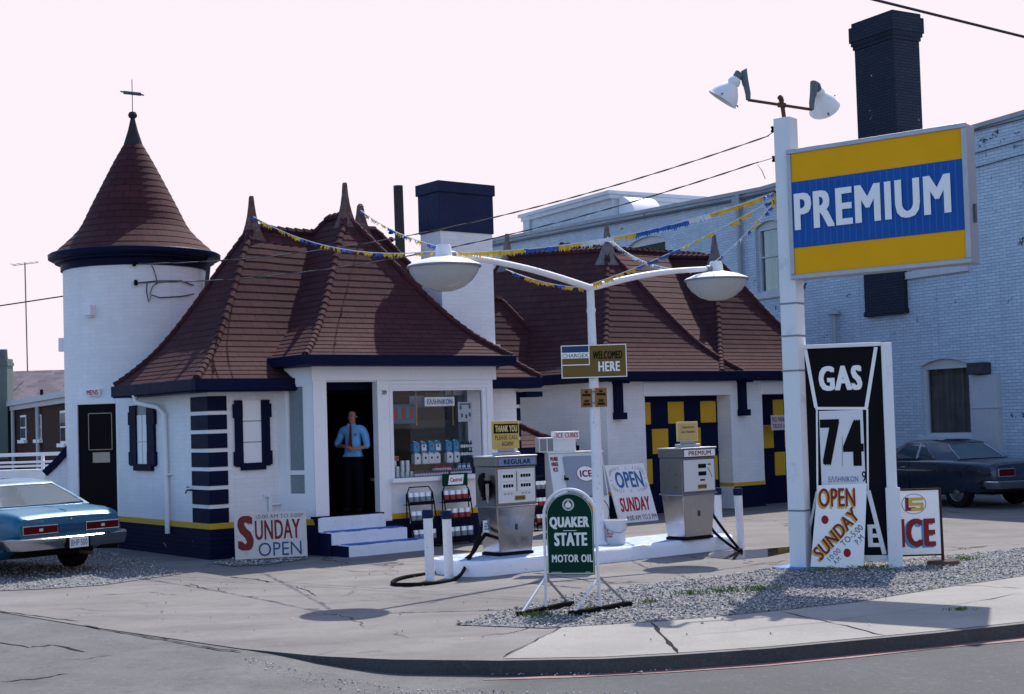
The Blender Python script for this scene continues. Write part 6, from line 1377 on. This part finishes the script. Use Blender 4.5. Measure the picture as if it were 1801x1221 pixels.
# ================================================================== cars
def lerp_tab(tab,y):
    for a,b_ in zip(tab,tab[1:]):
        if y <= b_[0]:
            t_ = (y-a[0])/(b_[0]-a[0]); t_ = t_*t_*(3-2*t_)*.5+t_*.5; return [p+(q-p)*t_ for p,q in zip(a,b_)]
    return tab[-1]
def car(name,label,loc,rz,paint,sp):
    T = thing(name,label,'car',loc,rz)
    tab = sp['tab']                       # y, half width, underside, shoulder, deck
    ys = sorted(set([round(tab[0][0]+(tab[-1][0]-tab[0][0])*i/56,3) for i in range(57)]+[tab[0][0]+.03,tab[0][0]+.07,tab[-1][0]-.04]))
    g = MB(); rows = []
    for y in ys:
        _,w_,zb,zs,zt = lerp_tab(tab,y); 
        half = [(0,zt),(w_*.35,zt-.002),(w_*.65,zt-.008),(w_*.82,zt-.018),(w_*.90,zs+.004),(w_*.945,zs-.02),(w_*.975,zs-.06),(w_*.995,zs-.13),(w_,zs-.22),(w_*.995,(zs+zb)/2-.04),(w_*.975,zb+.12),(w_*.94,zb+.03),(w_*.88,zb),(0,zb)]
        rake = sp.get('rake',.0)
        rows.append([(x,y+(rake*max(0,(z-.5)) if y<tab[0][0]+.09 else 0),z) for x,z in half]+[(-x,y+(rake*max(0,(z-.5)) if y<tab[0][0]+.09 else 0),z) for x,z in half[-2:0:-1]])
    n = len(rows[0]); vs = [p for r_ in rows for p in r_]
    fs = [(j*n+i,(j+1)*n+i,(j+1)*n+(i+1)%n,j*n+(i+1)%n) for j in range(len(rows)-1) for i in range(n)]+[tuple(range(n)),tuple(range(len(rows)*n-1,(len(rows)-1)*n-1,-1))]
    g.add(vs,fs); body = g.build('body',paint,T,smooth=38)
    # wheel arches
    for wy in sp['wheels']:
        c_ = MB(); c_.T = Matrix.Translation((0,wy,sp['wz'])) @ Matrix.Rotation(R(90),4,'Y'); c_.lathe([(sp['arch'],-1.2),(sp['arch'],1.2)],n=40); co = c_.build('cut',BLACK); inn = None
        b2 = body.modifiers.new('b','BOOLEAN'); b2.operation = 'DIFFERENCE'; b2.object = co; b2.solver = 'EXACT'
        dg = bpy.context.evaluated_depsgraph_get(); me = bpy.data.meshes.new_from_object(body.evaluated_get(dg)); body.modifiers.clear(); om = body.data; body.data = me; me.name = 'body'; bpy.data.objects.remove(co)
        me.polygons.foreach_set('use_smooth',[True]*len(me.polygons)); me.set_sharp_from_angle(angle=R(38))
    g = MB(); g.box(-.62,.62,sp['wheels'][0]-.72,sp['wheels'][1]+.5,.27,.62); g.build('underbody',BLACK,T)
    # greenhouse
    B,Tp = sp['base'],sp['roof']          # each: list of (half width, y) rear, rear side, front side, front ; z
    zb_,zt_ = sp['belt'],sp['roofz']
    def ringz(t_,bul=0.0):
        o = []
        for (bw,by),(rw,ry),zb2,zr2 in zip(B,Tp,zb_,zt_):
            o.append(Vector((bw+(rw-bw)*t_+bul*math.sin(t_*math.pi)*.02, by+(ry-by)*t_, zb2+(zr2-zb2)*t_)))
        return o
    K = 7; rings = []
    for i in range(K+1):
        r_ = ringz(i/K,1.0); rings.append([v_ for v_ in r_]+[Vector((-v_.x,v_.y,v_.z)) for v_ in r_[::-1]])
    n = len(rings[0]); vs = [v_ for r_ in rings for v_ in r_]
    # rounded roof edge and crown
    for sc_,dz in ((.97,.022),(.86,.042),(.5,.056)):
        top = rings[K]; cy = sum(v_.y for v_ in top)/n; vs += [Vector((v_.x*sc_,cy+(v_.y-cy)*sc_,v_.z+dz)) for v_ in top]
    fs = [(j*n+i,j*n+(i+1)%n,(j+1)*n+(i+1)%n,(j+1)*n+i) for j in range(K+3) for i in range(n)]+[tuple((K+3)*n+i for i in range(n))]
    g = MB(); g.add(vs,fs); cabin = g.build('cabin',sp.get('roofpaint',paint),T,smooth=50)
    def panel(nm,a,b_,s0,s1,t0,t1,mir=False,tri=None):    # glass on the strip between ring corners a and b
        def pt(s,t_,off=.008):
            r_ = ringz(t_,1.0); A_,B2 = (r_[a] if a>=0 else Vector((-r_[0].x,r_[0].y,r_[0].z))),(r_[b_]); 
            if a == -2: A_ = Vector((-r_[3].x,r_[3].y,r_[3].z))
            p = A_.lerp(B2,s); r2_ = ringz(min(1,t_+.02),1.0); A2 = (r2_[a] if a>=0 else Vector((-r2_[0].x,r2_[0].y,r2_[0].z))); 
            if a == -2: A2 = Vector((-r2_[3].x,r2_[3].y,r2_[3].z))
            nn = (B2-A_).cross(A2.lerp(r2_[b_],s)-p); nn.normalize()
            cc = Vector((0,sp['cy'],p.z)); nn = nn if nn.dot(p-cc)>0 else -nn
            return p+nn*off
        g = MB(); m_ = 10; L = []
        for j in range(m_+1):
            t_ = t0+(t1-t0)*j/m_; sa,sb = (s0,s1) if not tri else (s0+(tri[0]-s0)*j/m_, s1+(tri[1]-s1)*j/m_)
            L.append([pt(sa+(sb-sa)*i/m_,t_) for i in range(m_+1)])
        vs = [p for r_ in L for p in r_]; mm = m_+1
        if mir: vs = [Vector((-p.x,p.y,p.z)) for p in vs]
        fs = [(j*mm+i,j*mm+i+1,(j+1)*mm+i+1,(j+1)*mm+i) for j in range(m_) for i in range(m_)]
        g.add(vs,fs); o = g.build(nm,CARGLASS,cabin,smooth=60)
        bd = [vs[i] for i in range(mm)]+[vs[j*mm+m_] for j in range(1,mm)]+[vs[m_*mm+i] for i in range(m_-1,-1,-1)]+[vs[j*mm] for j in range(m_-1,-1,-1)]
        g = MB(); g.tube(bd,.011,n=6,cap=False); g.build('chrome_trim',CHROME,o,smooth=50); return o
    panel('rear_window',-1,0,.05,.95,.07,.93); panel('windshield',-2,3,.05,.95,.07,.93)
    for mir in (False,True):
        for (nm,s0,s1,t0,t1,tri) in sp['side']: panel(nm,1,2,s0,s1,t0,t1,mir,tri)
    # bumpers
    def bumper(y,sg,wd,z0,z1):
        path = [(-wd-.01,y+sg*.34),(-wd-.02,y+sg*.06),(-wd+.05,y-sg*.045),(-wd*.5,y-sg*.085),(0,y-sg*.10),(wd*.5,y-sg*.085),(wd-.05,y-sg*.045),(wd+.02,y+sg*.06),(wd+.01,y+sg*.34)]; h = z1-z0
        prof_ = [(-.02,z0),(.018,z0+.01),(.042,z0+h*.45),(.05,z0+h*.72),(.055,z1-.02),(.03,z1),(-.02,z1)]; rows = []
        for i,(x,y_) in enumerate(path):
            a_,b2 = path[max(0,i-1)],path[min(len(path)-1,i+1)]; d = Vector((b2[0]-a_[0],b2[1]-a_[1])).normalized(); nn = Vector((d.y,-d.x))*sg
            rows.append([(x+nn.x*o_,y_+nn.y*o_,z) for o_,z in prof_])
        n_ = len(prof_); g = MB(); g.add([p for r_ in rows for p in r_],[(j*n_+i,j*n_+i+1,(j+1)*n_+i+1,(j+1)*n_+i) for j in range(len(rows)-1) for i in range(n_-1)]); b_ = g.build('bumper',CHROME,T,smooth=40); b_.modifiers.new('s','SOLIDIFY').thickness = .004; return b_
    rb = bumper(tab[0][0],1,tab[1][1]+.02,sp['bz'][0],sp['bz'][1]); bumper(tab[-1][0],-1,tab[-2][1]+.03,.40,.58)
    # wheels
    for wy in sp['wheels']:
        for s_ in (-1,1):
            c0 = Vector((s_*(sp['track']),wy,sp['wr'])); M_ = Matrix.Translation(c0) @ Matrix.Rotation(R(90)*s_,4,'Y'); wr = sp['wr']
            g = MB(); g.T = M_; g.lathe([(wr*.6,-.10),(wr*.92,-.10),(wr,-.075),(wr,.075),(wr*.93,.10),(wr*.62,.095),(wr*.6,.07)],n=36,cap=False); wh = g.build('wheel',BLACK,T,smooth=40); wh.name = 'wheel'
            wh.data.materials[0] = RUBBER
            g = MB(); g.T = M_; g.lathe([(wr*.62,.09),(wr*.56,.06),(wr*.50,.065),(wr*.42,.085),(wr*.38,.06),(wr*.26,.07),(wr*.22,.10),(wr*.12,.11),(0,.11)],n=36,cap=False); g.build('rim',P('wheel_disc',(.16,.17,.18),.35,.6,var=.1),wh,smooth=30)
    return T, body, cabin, rb
nova = dict(tab=[(0,.84,.47,.84,.845),(.08,.88,.46,.885,.90),(.4,.905,.36,.925,.955),(.75,.915,.24,.945,.975),(1.6,.915,.22,.95,.97),(2.6,.915,.22,.94,.96),(3.3,.91,.22,.925,.955),(4.0,.90,.24,.905,.94),(4.55,.87,.30,.87,.89),(4.72,.82,.36,.80,.81),(4.76,.78,.42,.74,.75)],
    rake=.10,wheels=(1.10,3.85),wz=.33,wr=.325,arch=.375,track=.76,cy=2.1,
    base=[(.80,.70),(.85,1.30),(.85,2.80),(.74,3.30)],roof=[(.64,1.40),(.66,1.80),(.66,2.45),(.60,2.68)],belt=[.965,.955,.95,.945],roofz=[1.285,1.31,1.31,1.285],
    side=[('side_window',.55,.97,.12,.88,None),('quarter_window',.10,.52,.14,.86,(.28,.52))],bz=(.40,.575))
b_ = Vector((.616,.788,0)); f_ = Vector((-.788,.616,0)); M0 = Vector((-6.38,20.46,0))
T,body,cabin,rb = car('parked_car','bright metallic blue two-door car parked at the left edge, rear to the camera',M0,math.atan2(.788,.616),CARBLUE,nova)
def rearbox(par,nm,x0,x1,z0,z1,y0,y1,mt,bev=0.0): g = MB(); g.box(x0,x1,y0,y1,z0,z1); return g.build(nm,mt,par,bevel=bev)
for s_ in (-1,1):
    x0,x1 = sorted((s_*.80,s_*.23)); fr_2 = rearbox(T,'taillight',x0,x1,.615,.745,-.012,.05,CHROME,.006); rearbox(fr_2,'lens',x0+.014,x1-.014,.630,.731,-.018,-.011,TAIL); rearbox(fr_2,'reversing_lens',(x0+x1)/2-.03,(x0+x1)/2+.03,.66,.70,-.022,-.0175,P('pale_lens',(.45,.45,.46),.2))
rearbox(T,'rear_panel',-.21,.21,.62,.74,-.004,.02,P('dark_blue_panel',(.008,.05,.12),.4)); g = MB(); g.text('CHEVROLET',-.18,.18,.665,.69,-.0065,bold=.02,space=1.3); g.build('lettering',P('dim_chrome',(.05,.09,.14),.4,.5),T)
np_ = rearbox(T,'number_plate',-.155,.155,.40,.545,-.170,-.160,P('plate_white',(.62,.64,.66),.5)); g = MB(); g.text('BHP·500',-.135,.135,.425,.515,-.1725,bold=.02); g.build('lettering',P('plate_blue',(.02,.06,.16),.5),np_)
for s_ in (-1,1): rearbox(rb,'plate_recess',s_*.175-.012,s_*.175+.012,.40,.55,-.172,-.12,BLACK)
g = MB(); g.text('Nova',-.66,-.46,.785,.825,-.0,bold=.02,shear=.2); o = g.build('lettering',CHROME,T); o.location.y = .008
g = MB(); g.lathe([(.0,0),(.018,.004),(.018,.02)],(0,0,0),n=12,cap=False); o = g.build('trunk_lock',CHROME,T); o.location = (0,.0,.80); o.rotation_euler.x = R(-90)
g = MB(); g.tube([(0,.12,.92),(0,.5,.962),(0,.68,.972)],.006,n=5); g.build('deck_crease',CARBLUE,T)
g = MB(); g.box(-.925,-.915,.35,.80,.80,.815); g.build('side_trim',CHROME,T)
g = MB(); g.tube([(.28,.2,.30),(.30,-.06,.29)],.028,n=8); g.build('exhaust',RUST,T)
chev = dict(tab=[(0,.84,.42,.86,.88),(.08,.89,.36,.905,.92),(.5,.915,.30,.93,.95),(1.2,.92,.25,.945,.955),(1.8,.92,.24,.945,.955),(2.6,.92,.24,.935,.95),(3.3,.915,.24,.925,.95),(4.0,.905,.26,.905,.94),(4.5,.88,.30,.88,.90),(4.62,.82,.36,.82,.84)],
    rake=.06,wheels=(1.05,3.75),wz=.33,wr=.325,arch=.37,track=.78,cy=2.2,
    base=[(.72,1.12),(.82,1.62),(.82,3.0),(.72,3.4)],roof=[(.54,1.62),(.60,1.95),(.60,2.62),(.55,2.80)],belt=[.945,.945,.94,.94],roofz=[1.275,1.305,1.305,1.275],
    side=[('side_window',.42,.97,.08,.92,None),('quarter_window',.02,.39,.10,.92,(.25,.39))],bz=(.40,.56))
f2 = Vector((-.47,.883,0)); r2v = Vector((.883,.47,0)); wc = gp(1688,893); M1 = wc-f2*1.05+r2v*.80
T,body,cabin,rb = car('parked_car','dark navy hardtop car parked by the white brick wall behind the ICE sign',M1,math.atan2(r2v.y,r2v.x),CARDARK,chev)
for s_ in (-1,1):
    g = MB(); g.box(s_*.924-.008,s_*.924+.008,.35,4.2,.735,.755); g.build('side_trim',CHROME,T); x0,x1 = sorted((s_*.80,s_*.35)); fr_2 = rearbox(T,'taillight',x0,x1,.63,.80,-.012,.05,CHROME,.006); rearbox(fr_2,'lens',x0+.02,x1-.02,.65,.78,-.018,-.011,TAIL)
    g = MB(); g.box(s_*.915-.004,s_*.915+.004,2.32,2.33,.32,.92); g.build('door_seam',BLACK,T); g = MB(); g.box(s_*.93-.012,s_*.93+.012,2.40,2.52,.80,.82); g.build('door_handle',CHROME,T)
rearbox(T,'number_plate',-.155,.155,.42,.55,-.135,-.125,P('plate_white'))
